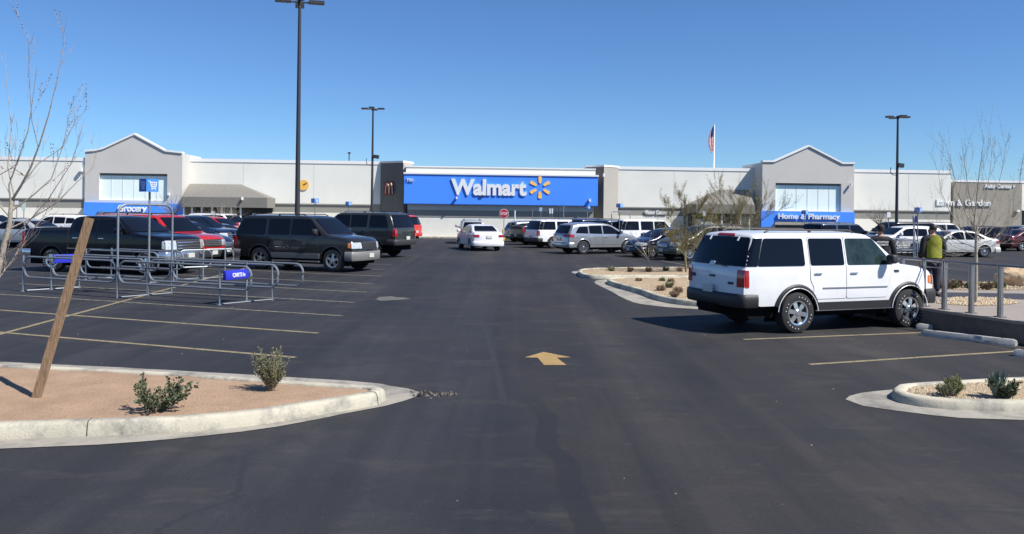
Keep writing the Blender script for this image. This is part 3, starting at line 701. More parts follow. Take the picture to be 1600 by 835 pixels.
pebbles('gravel', [(p.x, p.y) for p in offs(isl_r[0], -.17)], 4200, .008, .022, .10)
pebbles('gravel', [(p.x, p.y) for p in resample(near_t)], 2600, .012, .03, .13)
pebbles('gravel', [(p.x, p.y) for p in resample(far_t)], 1500, .012, .03, .13)
M_DIRTST = mat('dirt_stones', (.44, .31, .22), .95, 0, .3, 30)
pebbles('dirt_stones', [(p.x, p.y) for p in offs(isl_l[0], -.2)], 900, .003, .010, .145, M_DIRTST)
# ---------------------------------------------------------------- raised pavement on the right
HP = .42
e0, e1 = P(1443, 481, HP), P(1600, 503, HP); ed = (e1-e0).normalized(); 
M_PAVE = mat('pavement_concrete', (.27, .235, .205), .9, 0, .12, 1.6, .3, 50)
M_WALLD = mat('dark_retaining_wall', (.13, .105, .09), .9, 0, .3, 3, .3, 30)  # dark brown concrete with mottled tone
q = [e0+ed*7, e0-ed*1.2, e0-ed*3.2+Vector((.3, .2, 0)), P(1452, 446, HP), Vector((30, P(1500, 446, HP).y+1.5, 0)), Vector((30, 8, 0))]
pv = MB(); pv.prism([(p.x, p.y, 0.0) for p in q], (0, 0, HP-.06)); tag(pv.build('retaining_wall', M_WALLD), 'low dark mottled concrete retaining wall under the right-hand railing', 'wall')
pv = MB(); c_ = sum((Vector((p.x, p.y, 0)) for p in q), Vector())/len(q)
pv.prism([(p.x-.03 if i < 4 else p.x, p.y, HP-.058) for i, p in enumerate(q)], (0, 0, .058)); tag(pv.build('pavement', M_PAVE), kind='structure')
M_DSTRIP = mat('dark_strip', (.035, .036, .045), .9, 0, .2, 5)
pq = [P(1462, 457, HP), P(1640, 460, HP), P(1640, 469.5, HP), P(1466, 464.5, HP)]; mb = MB(); mb.add([(p.x, p.y, HP+.005) for p in pq], [(0, 1, 2, 3)]); tag(mb.build('dark_cross_band', M_DSTRIP, fixn=False), kind='structure')  # flat dark band laid across the pavement top
# gravel beds on it
for poly, nm, nst in ((PP([(1462, 474), (1490, 466), (1560, 467), (1592, 474), (1540, 478.5), (1490, 477)], HP), 'gravel', 1100), (PP([(1456, 452), (1462, 442), (1650, 445), (1650, 453)], HP), 'gravel', 1300)):
    b_ = MB(); rp_ = resample(poly, d=.3); b_.add([(p.x, p.y, HP+.004) for p in rp_], [tuple(range(len(rp_)))]); tag(b_.build('gravel_bed', M_GRAV, fixn=False), kind='structure')
    pebbles(nm, [(p.x, p.y) for p in rp_], nst, .018, .045, HP+.008)
# railing
rl = empty('railing', (e0.x, e0.y, HP), 0, 'brushed steel railing with flat twin-bar posts along the raised pavement edge', 'railing')
rt_ = []
def on_edge(px):
    r = Vector(ray(px, 490)); n = Vector((ed.y, -ed.x, 0)); t = (e0-Vector((0, 0, CH))).dot(n)/r.dot(n); p = Vector((0, 0, CH))+r*t; return Vector((p.x, p.y, HP))
inn = Vector((-ed.y, ed.x, 0)); inn = inn if inn.x > 0 else -inn
posts = [on_edge(x)+inn*.16 for x in (1400, 1433, 1466, 1508, 1553, 1606)]
for p in posts:
    l = p-Vector((e0.x, e0.y, HP)); m = MB(); u = ed
    for s_ in (-.03, .03):
        c = l+u*s_; M = Matrix.Translation(c) @ Matrix.Rotation(atan2(u.y, u.x), 4, 'Z'); m.box(-.011, .011, -.035, .035, 0, 1.0, M)
    M = Matrix.Translation(l) @ Matrix.Rotation(atan2(u.y, u.x), 4, 'Z'); m.box(-.09, .09, -.07, .07, -.0, .018, M)
    m.build('post', M_STEEL, rl)
base_ = Vector((e0.x, e0.y, HP)); m = MB(); m.tube([posts[0]-base_+Vector((0, 0, 1.0))-ed*2.4, posts[-1]-base_+ed*1.5+Vector((0, 0, 1.0))], .022, 8); m.build('handrail', M_STEEL, rl, 40)
m = MB(); m.tube([posts[0]-base_+Vector((0, 0, .86))-ed*2.4, posts[2]-base_+Vector((0, 0, .86))+ed*.1], .010, 8); m.build('rail', M_STEEL, rl, 40)
# wheel stops
def wheel_stop(a, b, label, grp='concrete wheel stops'):
    a, b = P(*a), P(*b); d = (b-a); L_ = d.length; o = empty('wheel_stop', ((a+b)/2)[:], atan2(d.y, d.x), label, 'wheel stop', grp)
    m = MB(); pr = [(-.10, 0), (-.09, .05), (-.05, .115), (.05, .115), (.09, .05), (.10, 0)]
    vs = [(x, y, z) for x, k in ((-L_/2, 0), (-L_/2+.05, 1), (L_/2-.05, 1), (L_/2, 0)) for y, z in ((y*(1 if k else .85), z*(1 if k else .8)) for y, z in pr)]
    m.add(vs, [(i*6+j, i*6+j+1, (i+1)*6+j+1, (i+1)*6+j) for i in range(3) for j in range(5)]+[tuple(range(6)), tuple(range(18, 24))]); m.build('concrete_block', M_WSTOP, o, 30)
    m = MB()
    for x in (-L_*.36, L_*.36): m.tube([(x, 0, .11), (x, 0, .122)], .02, 8)
    m.build('steel_pin', M_TRIM_, o)
M_TRIM_ = mat('rusty_pin', (.09, .05, .03), .8)
M_WSTOP = concrete('wheel_stop_concrete', (.36, .355, .34), (.17, .17, .17), .8)
wheel_stop((1441, 524), (1588, 541), 'long pale concrete wheel stop lying between the two yellow stall lines at right')
wheel_stop((1432, 514), (1457, 516), 'wheel stop mostly hidden behind the front tyre of the white SUV')
wheel_stop((1584, 556), (1690, 566), 'wheel stop cut by the right edge, above the right gravel island')
# boulder
bm = bmesh.new(); bmesh.ops.create_icosphere(bm, subdivisions=4, radius=1)
from mathutils import noise as mn
for v in bm.verts:
    n_ = v.co.normalized(); k = 1+.28*mn.noise(n_*1.7+Vector((3, 1, 2)))+.10*mn.noise(n_*5)+.05*mn.noise(n_*14); v.co = Vector((n_.x*.62*k, n_.y*.45*k, max(-.05, n_.z*.44*k+.16)))
me = bpy.data.meshes.new('boulder'); bm.to_mesh(me); bm.free()
M_ROCK = mat('pinkish_rock', (.52, .38, .24), .9, 0, .35, 3, 1.0, 12); bo = link('boulder', me, None, M_ROCK, 35); p = P(1592, 447, HP); bo.location = (p.x, p.y, HP); tag(bo, 'large rough tan and orange boulder on the gravel at the right edge', 'boulder')
# ---------------------------------------------------------------- the store
M_CREAM = mat('cream_stucco', (.77, .765, .695), .9, 0, .05, .35, .15, 60)
M_WTRIM = mat('white_cap_trim', (.82, .82, .80), .6)
M_BAND = mat('grey_band', (.27, .265, .235), .9, 0, .05, .8)
M_LGREY = mat('light_grey_stucco', (.56, .54, .50), .9, 0, .04, .5, .15, 60)
M_BASEW = mat('pale_base_block', (.74, .72, .65), .9, 0, .06, 1.2, .2, 30)
M_PYSHADE = mat('shade_toned_stucco', (.15, .142, .13), .9, 0, .08, 1)  # pylon stucco with the left face's shade put into its colour
M_TAN = mat('tan_block', (.32, .29, .24), .9, 0, .06, 2, .2, 30)
M_DARKIN = mat('dark_glazing', (.035, .037, .038), .35)
M_MILK = mat('milky_glass_panel', (.82, .92, .86), .25, 0, .03, .6)
M_SIGNB = mat('fascia_blue', (.070, .29, .97), .5, 0, .02, .3)
M_ORANGE = mat('spark_orange', (1.0, .58, .16), .5)
M_ROOFC = mat('canopy_roof', (.22, .21, .185), .7, .2, .05, 1)
st = empty('retail_store', O[:], LANE, 'wide cream retail store with blue central sign wall and two gabled entrances', 'store')
def bbox(u0, u1, v0, v1, z0, z1, name, m, par=None):
    k = MB(); k.box(u0, u1, v0, v1, z0, z1); return k.build(name, m, par or st)
def bx(px0, px1, pyt, pyb, v, th, name, m, par=None, yref=None):
    """wall slab whose face is seen at px0..px1, pyt..pyb (photo) on plane v; th = thickness going back"""
    u0, z1 = B(px0, pyt, v); u1 = B(px1, pyt, v)[0]; zb = 0 if pyb is None else B(px0, pyb, v)[1]
    return bbox(u0, u1, v, v+th, zb, z1, name, m, par)
def wall_run(px0, px1, pyt, v, bandt, bandb, pxr=None, depth=30):
    u0, zt = B(px0, pyt, v); u1 = B(px1, pyt, v)[0]; zbt = B(px0, bandt, v)[1]; zbb = B(px0, bandb, v)[1]
    bbox(u0, u1, v, v+depth, zbt, zt-.28, 'wall', M_CREAM); bbox(u0, u1, v+.06, v+depth, zbb, zbt-.002, 'band', M_BAND)
    bbox(u0, u1, v+.03, v+depth, 0, zbb-.002, 'base_wall', M_BASEW); bbox(u0-.0, u1+.0, v-.05, v+depth, zt-.277, zt, 'parapet_cap', M_WTRIM)
    bbox(u0, u1, v-.04, v+.2, zbt-.04, zbt+.06, 'ledge', M_BAND)
    # faint joints of the stucco panels
    j = MB(); k = u0+5.5
    while k < u1-1: j.box(k-.02, k+.02, v-.004, v+.01, zbt+.08, zt-.3); k += 6.1
    if j.v: j.build('control_joint', M_LGREY, st)
    return u0, u1, zt
uL0 = B(-260, 242, -2.03)[0]
wall_run(-260, 150, 240.5, -2.03, 307, 321)
wall_run(280, 600, 247.5, 0, 317, 330); wall_run(960, 1200, 260, 0, 324.3, 336.8); wall_run(1330, 1486, 264.5, 0, 329, 342)
# garden wing
u0, zt = B(1486.5, 281.5, .4); u1 = B(1593, 281, .4)[0]; zs = B(1500, 351, .4)[1]
bbox(u0, u1, .04, 24, 1.3, zt-.2, 'wall', M_TAN); bbox(u0, u1, .0, 24, zt-.198, zt, 'parapet_cap', M_WTRIM); bbox(u0, u1, .9, 24, 0, 1.298, 'dark_opening', M_DARKIN)
u2 = B(1700, 281, .4)[0]; zl = B(1600, 329, .4)[1]
bbox(u1+.01, u2, .9, 24, zl, zt-.15, 'wall', M_CREAM); bbox(u1+.01, u2, .85, 24, zt-.148, zt+.05, 'parapet_cap', M_WTRIM); bbox(u1+.01, u2, 2.5, 24, 0, zl-.002, 'dark_opening', M_DARKIN)
# gables
def gable(pts, win, band, vf, vb, text=None, name='gable'):
    bp = [B(x, y, vf) for x, y in pts]; k = MB()     # solid with a window recess made of frame pieces
    ua, za = B(win[0], win[2], vf); ub, zb = B(win[1], win[3], vf)
    u0, u1 = bp[0][0], bp[-1][0]
    zb2 = B(win[0], band[1], vf)[1]
    k.prism([(u0, vf, za)]+[(u, vf, z) for u, z in bp]+[(u1, vf, za)], (0, .5, 0)); k.box(u0, u1, vf+.5005, vb, za, min(bp[0][1], bp[-1][1]))
    k.box(u0, ua, vf, vb, 0, za-.0005); k.box(ub, u1, vf, vb, 0, za-.0005); k.box(ua+.0005, ub-.0005, vf, vf+.8, zb2, zb)
    k.build(name, M_LGREY, st)
    c = MB()
    for a, b in zip(bp[:-1], bp[1:]):
        c.prism([(a[0], vf-.10, a[1]), (b[0], vf-.10, b[1]), (b[0], vf-.10, b[1]+.15), (a[0], vf-.10, a[1]+.15)], (0, .65, 0))
    c.build('gable_trim', M_WTRIM, st)
    wv = vf+.24; wo = bbox(ua+.001, ub-.001, wv, wv+.1, zb-.3, za-.2, 'entrance_window', M_MILK)
    m = MB(); n = 6
    for i in range(n+1):
        x = ua+(ub-ua)*i/n; m.box(x-.02, x+.02, wv-.02, wv-.002, zb-.2, za-.25)
    m.box(ua, ub, wv-.05, wv-.003, (za+zb)/2-.03+10, (za+zb)/2+.03+10) if False else None
    fr_ = m.build('mullions', mat('pale_mullion', (.62, .70, .66), .5), wo)
    bbox(ua+.001, ub-.001, vf+.9, vb, 0, zb2-.3, 'entrance_doors', M_DARKIN); bbox(ua+.001, ub-.001, wv+.1, vb-.01, zb, za-.001, 'recess_back', M_BAND)
    return u0, u1, ua, ub, zb
gL = gable([(133, 237.5), (150, 236), (162, 233), (210, 211), (258, 237), (285, 240)], (155, 261, 270.5, 314), (316, 336), -2.2, 3)
gR = gable([(1191.5, 253.5), (1210, 253.5), (1264, 229.5), (1316, 256.5), (1335, 256.5)], (1212, 1314, 286, 331), (330, 347), -2.2, 3)
def blue_band(pts, v, name):
    k = MB(); k.prism([(B(x, y, v)[0], v, B(x, y, v)[1]) for x, y in pts], (0, .35, 0)); return k.build(name, M_SIGNB, st)
blue_band([(131, 316), (287, 319), (287, 337), (262, 337), (258, 334), (152, 331), (148, 337), (131, 337)], -2.56, 'blue_fascia')
blue_band([(1189.5, 329.5), (1335.5, 332), (1335.5, 357), (1327, 357), (1322, 348), (1212, 346), (1204, 355), (1189.5, 355)], -2.56, 'blue_fascia')
# central block with the sign
v_s = -2.4
u0, zc1 = B(634.5, 261, v_s+.3); u1 = B(930.5, 265, v_s+.3)[0]; zc0 = B(634.5, 272, v_s+.3)[1]
bbox(u0, u1, v_s+.3, 8, zc0-.3, zc1, 'upper_wall', M_CREAM); bbox(u0-.02, u1+.02, v_s+.24, 8, zc1-.001, zc1+.10, 'parapet_cap', M_WTRIM)
u0, z1 = B(631.5, 272, v_s); u1 = B(934.5, 276.5, v_s)[0]; z0 = B(631.5, 318, v_s)[1]
sp_ = bbox(u0, u1, v_s, v_s+.29, z0, z1, 'sign_wall', M_SIGNB); bbox(u0-.05, u1+.05, v_s-.08, v_s+.5, z1+.001, z1+.15, 'sign_cap', M_WTRIM)
bbox(u0, u1, v_s-.03, v_s+.3, z0-.07, z0-.002, 'sign_sill', mat('blue_sill', (.02, .07, .25), .5))
SZ = z0
zq = B(640, 328, -1.5)[1]; zr = B(640, 338.5, -1.0)[1]
bbox(u0+.3, u1-.3, -2.05, 8, zq, z0-.03, 'soffit_wall', M_LGREY); bbox(u0+.3, u1-.3, -1.98, 8, zr, zq-.002, 'band', M_BAND); bbox(u0+.3, u1-.3, -1.94, 8, 0, zr-.002, 'base_wall', M_BASEW)
# angled pylons each side of the sign: left face coloured as shaded, right face coloured as sunlit
def pylon(xl, xc, xr, ytop, vback, vc, name='pylon'):
    ul, uc, ur = B(xl, ytop, vback)[0], B(xc, ytop, vc)[0], B(xr, ytop, vback+.2)[0]; zt = B(xc, ytop, vc)[1]
    k = MB(); k.prism([(ul, vback, 0), (uc, vc, 0), (ur, vback+.2, 0), (ur, 1.5, 0), (ul, 1.5, 0)], (0, 0, zt-.15)); o = k.build(name, M_PYSHADE, st)
    k = MB(); e = .05; k.prism([(ul-e, vback-e, zt-.149), (uc, vc-e*1.5, zt-.149), (ur+e, vback+.2-e, zt-.149), (ur+e, 1.5, zt-.149), (ul-e, 1.5, zt-.149)], (0, 0, .16)); k.build('pylon_cap', M_WTRIM, st)
    return ul, uc, ur, zt, o
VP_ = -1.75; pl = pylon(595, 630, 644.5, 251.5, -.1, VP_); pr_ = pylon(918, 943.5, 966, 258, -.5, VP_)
M_PYR = mat('light_grey_stucco')if False else M_LGREY
def facing(a, b, z0, z1, e, name, m):     # thin panel on the face a->b (u,v)
    a, b = Vector(a), Vector(b); d = (b-a).normalized(); n = Vector((d.y, -d.x)); k = MB()
    k.prism([(*(a+n*0.0), z0), (*(b+n*0.0), z0), (*(b+n*e), z0), (*(a+n*e), z0)], (0, 0, z1-z0)); return k.build(name, m, st)
facing((pl[1]+.004, VP_), (pl[2], .1), .0, pl[3]-.152, .02, 'sun_toned_facing', mat('sun_toned_stucco', (.36, .34, .31), .9, 0, .04, .8))  # lighter panels carry the sunlit tone of the right faces
facing((pr_[1]+.004, VP_), (pr_[2], -.3), .0, pr_[3]-.152, .02, 'sun_toned_facing', mat('sun_toned_stucco', (.36, .34, .31)))
# lettering
def letters(txt, px0, px1, ybase, ycap, v, m, ext=.12, off=0, name='lettering', cap=None):
    u0, zb = B(px0, ybase, v); u1 = B(px1, ybase, v)[0]; zc = B(px0, ycap, v)[1]
    me = text_mesh(txt, u1-u0, zc-zb, ext, off); o = link(name, me, st, m); o.location = (u0, v-ext*.5, zb); return o
letters('Walmart', 704.5, 822.5, 303.5, 279.5, v_s-.03, M_WHITE, .05, .040)
letters('7101', 635.5, 645.5, 284, 279, v_s-.05, M_WHITE, .04, .02)
letters('Vision Center', 1007.5, 1043, 335, 328.5, -.04, M_WHITE, .04, .02)
letters('Home & Pharmacy', 1215.5, 1311.5, 342, 333.5, -2.66, M_WHITE, .07, .02)
letters('Grocery', 184.5, 229, 330.5, 320, -2.66, M_WHITE, .07, .02)
letters('Auto Center', 1537.5, 1581, 294, 288, .01, M_WHITE, .04, .02)
letters('Lawn & Garden', 1463, 1547.5, 321, 311.5, -.03, M_WHITE, .04, .02)
a = [B(x, y, .0) for x, y in ((1583, 288.5), (1583, 294.5), (1587, 291.5))]; k = MB(); k.prism([(u, -.02, z) for u, z in a], (0, .05, 0)); k.build('arrow_mark', M_WHITE, st)
# the spark: six petals
cu, cz = B(843.7, 293.2, v_s-.05); sc = (B(853.7, 293, v_s)[0]-cu)/10
for i in range(6):
    a = pi/2+i*pi/3; d = Vector((cos(a), 0, sin(a))); t = Vector((-sin(a), 0, cos(a))); pts = []
    for r, w_ in ((6.3, 1.0), (7.2, 1.75), (9, 2.1), (15.2, 2.75), (16.4, 2.5), (17.1, 1.5)): pts.append(d*r+t*w_)
    pts = [p*sc for p in pts]+[p*sc for p in [d*r-t*w_ for r, w_ in ((17.1, 1.5), (16.4, 2.5), (15.2, 2.75), (9, 2.1), (7.2, 1.75), (6.3, 1.0))]]
    k = MB(); k.prism([(cu+p.x, v_s-.06, cz+p.z) for p in pts], (0, .055, 0)); k.build('spark_petal', M_ORANGE, st)
# arches sign on the shaded face of the left pylon
def on_pyl(px, py, e):
    A = Vector((pl[0], -.1)); Bq = Vector((pl[1], VP_)); d = (Bq-A).normalized(); n = Vector((d.y, -d.x))
    r = Vector(ray(px, py)); rl_ = Vector((r.dot(UX), r.dot(VX))); c0 = Vector((0, 0, CH))-O; c2 = Vector((c0.dot(UX), c0.dot(VX)))
    t = ((A+n*e)-c2).dot(n)/rl_.dot(n); p = c2+rl_*t; return Vector((p.x, p.y, CH+r.z*t))
q = [on_pyl(x, y, .02) for x, y in ((600.5, 285.5), (614.5, 284.5), (615, 304.5), (601, 305))]; nn = (on_pyl(607, 290, .14)-on_pyl(607, 290, .02))
dA = (Vector((pl[1], VP_))-Vector((pl[0], -.1))).normalized(); nA = Vector((dA.y, -dA.x, 0))
k = MB(); k.prism(q, nA*.10); k.build('arches_sign_panel', mat('dark_red_panel', (.20, .025, .03), .5), st)
k = MB()
for s0 in (0, 1):
    pts = []
    for i in range(13):
        t = i/12; x = 602.3+5.6*s0+5.4*t; y = 303-16.3*(sin(pi*t)**.55); pts.append(on_pyl(x, y, .20))
    k.tube(pts, .055, 6)
k.build('arches', mat('pale_arches', (.75, .50, .33), .5), st, 50)
# canopies
def canopy(rt, ev, fas, vf, vw, post_x, name, left_shade=False):
    """hip roof: rt = ridge ends at the wall, ev = eave ends at the front (photo px)"""
    r0, r1 = [B(x, y, vw) for x, y in rt]; e0_, e1_ = [B(x, y, vf) for x, y in ev]; zf = B(ev[0][0], fas, vf)[1]
    ze = (e0_[1]+e1_[1])/2; zr_ = (r0[1]+r1[1])/2; k = MB(); a, b = e0_[0], e1_[0]; c, d = r0[0], r1[0]
    k.add([(a, vf, ze), (b, vf, ze), (b, vw, ze), (a, vw, ze), (c, vw, zr_), (d, vw, zr_)], [(0, 1, 5, 4), (1, 2, 5), (0, 4, 3), (0, 3, 2, 1), (3, 4, 5, 2)])
    rf = k.build('canopy_roof', M_ROOFC, st)
    k = MB(); n = int((b-a)/.55)
    for i in range(1, n):
        x0 = a+(b-a)*i/n; x1 = min(max(x0, c), d); t = 1.0
        if x0 < c: x1 = x0+(c-x0)*0; t = (x0-a)/(c-a); 
        elif x0 > d: t = (b-x0)/(b-d)
        k.tube([(x0, vf, ze+.02), (x0 if t < 1 else x0, vf+(vw-vf)*t, ze+(zr_-ze)*t+.02)], .025, 4)
    k.build('roof_seam', M_ROOFC, rf)
    k = MB(); k.box(a-.03, b+.03, vf-.04, vf+.15, zf, ze-.001); k.box(a-.03, a+.15, vf+.151, vw, zf, ze-.001); k.box(b-.15, b+.03, vf+.151, vw, zf, ze-.001); k.build('canopy_fascia', mat('canopy_fascia', (.19, .18, .162), .8, 0, .04, 1), st)
    bbox(a+.2, b-.2, vw-.06, vw-.01, 0, zf, 'glazing', M_DARKIN)
    for x in post_x:
        u = B(x, 340, vf+.3)[0]; bbox(u-.06, u+.06, vf+.25, vf+.37, 0, zf, 'canopy_post', M_WTRIM)
canopy(((296, 287.5), (377, 288.5)), ((285, 308), (417, 309)), 323.5, -3.2, -.05, (287, 300, 315, 331, 346, 361, 376), 'canopy')
canopy(((1124, 297), (1170, 297)), ((1088, 319.5), (1179, 320)), 333.5, -3.2, -.05, (1128, 1142, 1157, 1171), 'canopy')
u = B(394, 340, -3)[0]; bbox(u, u+1.2, -2.9, -.1, 0, 1.95, 'canopy_pier', M_LGREY); u = B(1096, 340, -3)[0]; bbox(u, u+1.0, -2.9, -.1, 0, 1.9, 'canopy_pier', M_LGREY)
# small fittings: wall lamps, cameras, the round yellow sign
def fitting(px, py, v, wpx, hpx, d, m, name='wall_lamp'):
    u, z = B(px, py, v); s_ = (B(px+1, py, v)[0]-u); bbox(u-wpx*s_/2, u+wpx*s_/2, v-d, v+.02, z-hpx*s_/2, z+hpx*s_/2, name, m)
fitting(713.5, 309.5, v_s-.05, 2.4, 4, .3, M_WHITE); fitting(921, 313.5, v_s-.05, 2.6, 4, .3, M_WHITE); fitting(752, 307.5, v_s-.02, 5, 1.6, .1, M_DARKIN)
fitting(128, 266, -2.1, 4, 5, .3, M_WHITE); fitting(264, 303.5, -2.3, 3, 4, .2, M_WHITE); fitting(379, 310.5, -3.25, 2.2, 5, .25, M_WHITE); fitting(943.5, 274, -1.8, 3, 5, .15, M_WHITE, 'security_camera')
fitting(1329, 288.5, -2.3, 2, 3.4, .25, M_WHITE); fitting(1585, 325, .35, 4, 6, .3, M_DARKIN); fitting(1195, 317.5, -2.3, 2.4, 3.4, .25, M_WHITE); fitting(1586, 330, .3, 5, 2.5, .5, M_WHITE)
u, z = B(474.5, 289.5, -.02); s_ = B(475.5, 289.5, 0)[0]-B(474.5, 289.5, 0)[0]; k = MB(); k.lathe([(0, -.05), (8.2*s_, -.05), (8.2*s_, .0)], 28, Matrix.Translation((u, -.03, z))); k.build('round_yellow_sign', mat('sun_yellow', (.85, .48, .10), .5), st)
k = MB(); k.prism([(u+dx*s_, -.10, z+dz*s_) for dx, dz in ((-1, 1), (3, 3), (6, 4.5), (5, 2.6), (2, .4), (.2, -1.2), (.6, .4))], (0, .02, 0)); k.build('dark_symbol', mat('brown_symbol', (.10, .04, .01), .6), st)
# roof antennas
for px, y0, y1 in ((545.5, 238, 250),):
    u, z = B(px, y1, 2); k = MB(); k.tube([(u, 2, z-.3), (u, 2, B(px, y0, 2)[1])], .05, 6); k.box(u-.12, u+.12, 1.95, 2.05, B(px, y0+1, 2)[1]-.1, B(px, y0, 2)[1]); k.build('antenna', M_POLE, st)
# pavement in front of the store
k = MB(); k.prism([tuple(O+UX*x+VX*y) for x, y in ((-70, -5.5), (-4.6, -5.5), (-4.6, 30), (-70, 30))], (0, 0, .13)); tag(k.build('store_pavement', M_KERB), kind='structure')
k = MB(); k.prism([tuple(O+UX*x+VX*y) for x, y in ((-4.59, -2.7), (80, -2.7), (80, 30), (-4.59, 30))], (0, 0, .12)); tag(k.build('store_pavement', M_KERB), kind='structure')
# ---------------------------------------------------------------- light poles, flag, signs
def light_pole(x, y, h, r, label, cam_h=None, heads=4, hl=.75, seedrot=0.0, spread=.35):
    o = empty('light_pole', (x, y, 0), seedrot, label, 'light pole', 'tall dark car park light poles')
    m = MB(); m.tube([(0, 0, .5), (0, 0, h)], [r, r*.55], 12); m.build('pole', M_POLE, o, 50)
    m = MB(); m.tube([(0, 0, 0), (0, 0, .75)], .30, 20); m.build('concrete_base', M_KERB, o, 40)
    m = MB(); m.tube([(0, 0, h-.1), (0, 0, h+.12)], .10, 8); m.build('pole_cap', M_POLE, o)
    for k in range(heads):
        a = k*2*pi/heads; R_ = Matrix.Rotation(a, 4, 'Z'); m = MB(); m.box(.05, .40, -.04, .04, h-.03, h+.04, R_); m.box(.40, .40+hl, -.20, .20, h-.02, h+.10, R_); f_ = m.build('lamp_head', M_POLE, o)
    if cam_h:
        m = MB(); m.tube([(0, 0, cam_h-.55), (-.35, 0, cam_h-.5), (-.48, 0, cam_h-.35), (-.48, 0, cam_h)], .03, 6); m.build('floodlight_arm', M_POLE, o, 50)
        m = MB(); m.box(-.68, -.28, -.15, .15, cam_h, cam_h+.28, Matrix.Rotation(.12, 4, 'Y')); m.build('floodlight', M_POLE, o)
    return o
g1 = PD(464.5, 335, 38); light_pole(g1.x, g1.y, PD(469, 4, 38).z, .125, 'tallest light pole, rising behind the dark SUV on the left', None, 4, .7, .25)
g1 = PD(581, 330, 66); light_pole(g1.x, g1.y, PD(581, 171, 66).z, .12, 'light pole left of the blue sign wall, with a floodlight on its left arm', PD(574, 248, 66).z, 4, .5, .0)
g1 = PD(1401, 338, 58); light_pole(g1.x, g1.y, PD(1401, 184, 58).z, .12, 'light pole at right, standing beyond the two people', PD(1392, 262, 58).z, 4, .42, .1)
# flag
fp = PD(1114.5, 335, 82); hf = PD(1114, 195, 82).z; o = empty('flagpole', (fp.x, fp.y, 0), 0, 'white flagpole with a limp red white and blue striped flag above the store roof', 'flagpole')
m = MB(); m.tube([(0, 0, 0), (0, 0, hf)], [.12, .06], 8); m.build('pole', M_WTRIM, o, 50)
m = MB(); cols = 14; rows = 26; W_, H_ = .62, 2.5; vs = []; s_ = 82/F
for j in range(rows+1):
    for i in range(cols+1):
        t = j/rows; s0 = i/cols; wx = (.10+.42*sin(pi*min(1, t*.9+.05))**.8)*s0
        vs.append((-.06-wx, .07*sin(s0*13+t*3)+.04*sin(s0*5), hf-.08-t*H_-s0*.35*(1-t*.3)))
for j in range(rows):
    for i in range(cols):
        m.cur = 0 if (j < 11 and i < 9) else (1 if (i+j//3) % 2 else 2)
        m.add([], []); m.f.append([j*(cols+1)+i, j*(cols+1)+i+1, (j+1)*(cols+1)+i+1, (j+1)*(cols+1)+i]); m.mi.append(m.cur)
m.v = vs; me = m.mesh('flag', False); link('flag', me, o, [mat('flag_blue', (.03, .05, .16), .8), mat('flag_red', (.50, .05, .06), .8), mat('flag_white', (.75, .72, .72), .8)], 60)
# cart icon plate helper
def cart_plate(par, x, z, w_, h_, ang, m, y=0):
    R_ = Matrix.Translation((x, y, z)) @ Matrix.Rotation(ang, 4, 'Z'); k = MB(); k.box(0, w_, -.01, .01, 0, h_, R_); pl_ = k.build('cart_sign_panel', m, par)
    k = MB()
    def ln(a, b, t=.035): 
        a, b = Vector((a[0]*w_, 0, a[1]*h_)), Vector((b[0]*w_, 0, b[1]*h_)); d = (b-a); n = Vector((-d.z, 0, d.x)).normalized()*t*w_; 
        k.add([R_ @ (v+Vector((0, -.014, 0))) for v in (a-n, b-n, b+n, a+n)], [(0, 1, 2, 3)])
    ln((.16, .82), (.30, .82)); ln((.30, .82), (.42, .38)); ln((.42, .38), (.80, .38)); ln((.32, .74), (.84, .74)); ln((.84, .74), (.78, .40)); ln((.37, .57), (.81, .57), .02); ln((.5, .74), (.53, .4), .02); ln((.67, .74), (.67, .4), .02); ln((.38, .26), (.80, .26), .03)
    ln((.44, .16), (.50, .16), .04); ln((.70, .16), (.76, .16), .04); k.build('cart_symbol', M_WHITE, pl_, fixn=False)
def vsign(par, z, w_, h_, half=.9):
    cart_plate(par, -w_*cos(half)*1.0, z, w_, h_, -half if False else 0, M_BLUE) if False else None
def cart_sign(x, y, h, w_, label, z0=0, hh=None, rot=0, grp='blue cart return signs'):
    o = empty('cart_return_sign', (x, y, z0), rot, label, 'sign', grp); m = MB(); m.tube([(0, 0, 0), (0, 0, h+.02)], .03, 8); m.build('pole', M_GALV, o, 50)
    hh = hh or w_; a = .55
    # two plates meeting at an edge in front of the pole
    R1 = -a; xa = -w_*cos(a)
    k_ = cart_plate(o, xa, h-hh, w_, hh, -a, M_BLUE, y=-.05+w_*sin(a)*.0)
    # left plate: from (xa, back) to (0, front)
    cart_plate(o, 0, h-hh, w_, hh, a, M_BLUEL, y=-.05-w_*sin(a))
    return o
for px, py, D, w_, lab in ((492.5, 310.5, 56, .30, 'blue cart sign above the roof of the dark SUV with amber lamps'), (545, 315.5, 62, .27, 'small blue cart sign between the two dark SUVs on the left'),
    (968, 318.5, 52, .24, 'blue cart sign on the arched cart corral above the dark SUVs'), (918, 322, 62, .22, 'blue cart sign under the right end of the big blue sign wall'), (1434, 324.5, 48, .26, 'blue cart sign on the tall corral frame between the two people'), (1257, 329, 52, .24, 'small dark blue cart sign in front of the right entrance lettering')):
    p = PD(px, py, D); cart_sign(p.x, p.y, p.z, w_, lab)
p = PD(1430, 338, 47.6); o = empty('corral_marker_sign', (p.x, p.y, 0), 0, 'dark blue square marker hanging low on the tall corral frame', 'sign'); k = MB(); k.box(-.14, .14, -.02, .02, p.z-.35, p.z); k.build('panel', mat('navy_panel', (.03, .02, .14), .5), o); k = MB(); k.tube([(0, .03, 0), (0, .03, p.z)], .02, 6); k.build('post', M_GALV, o)
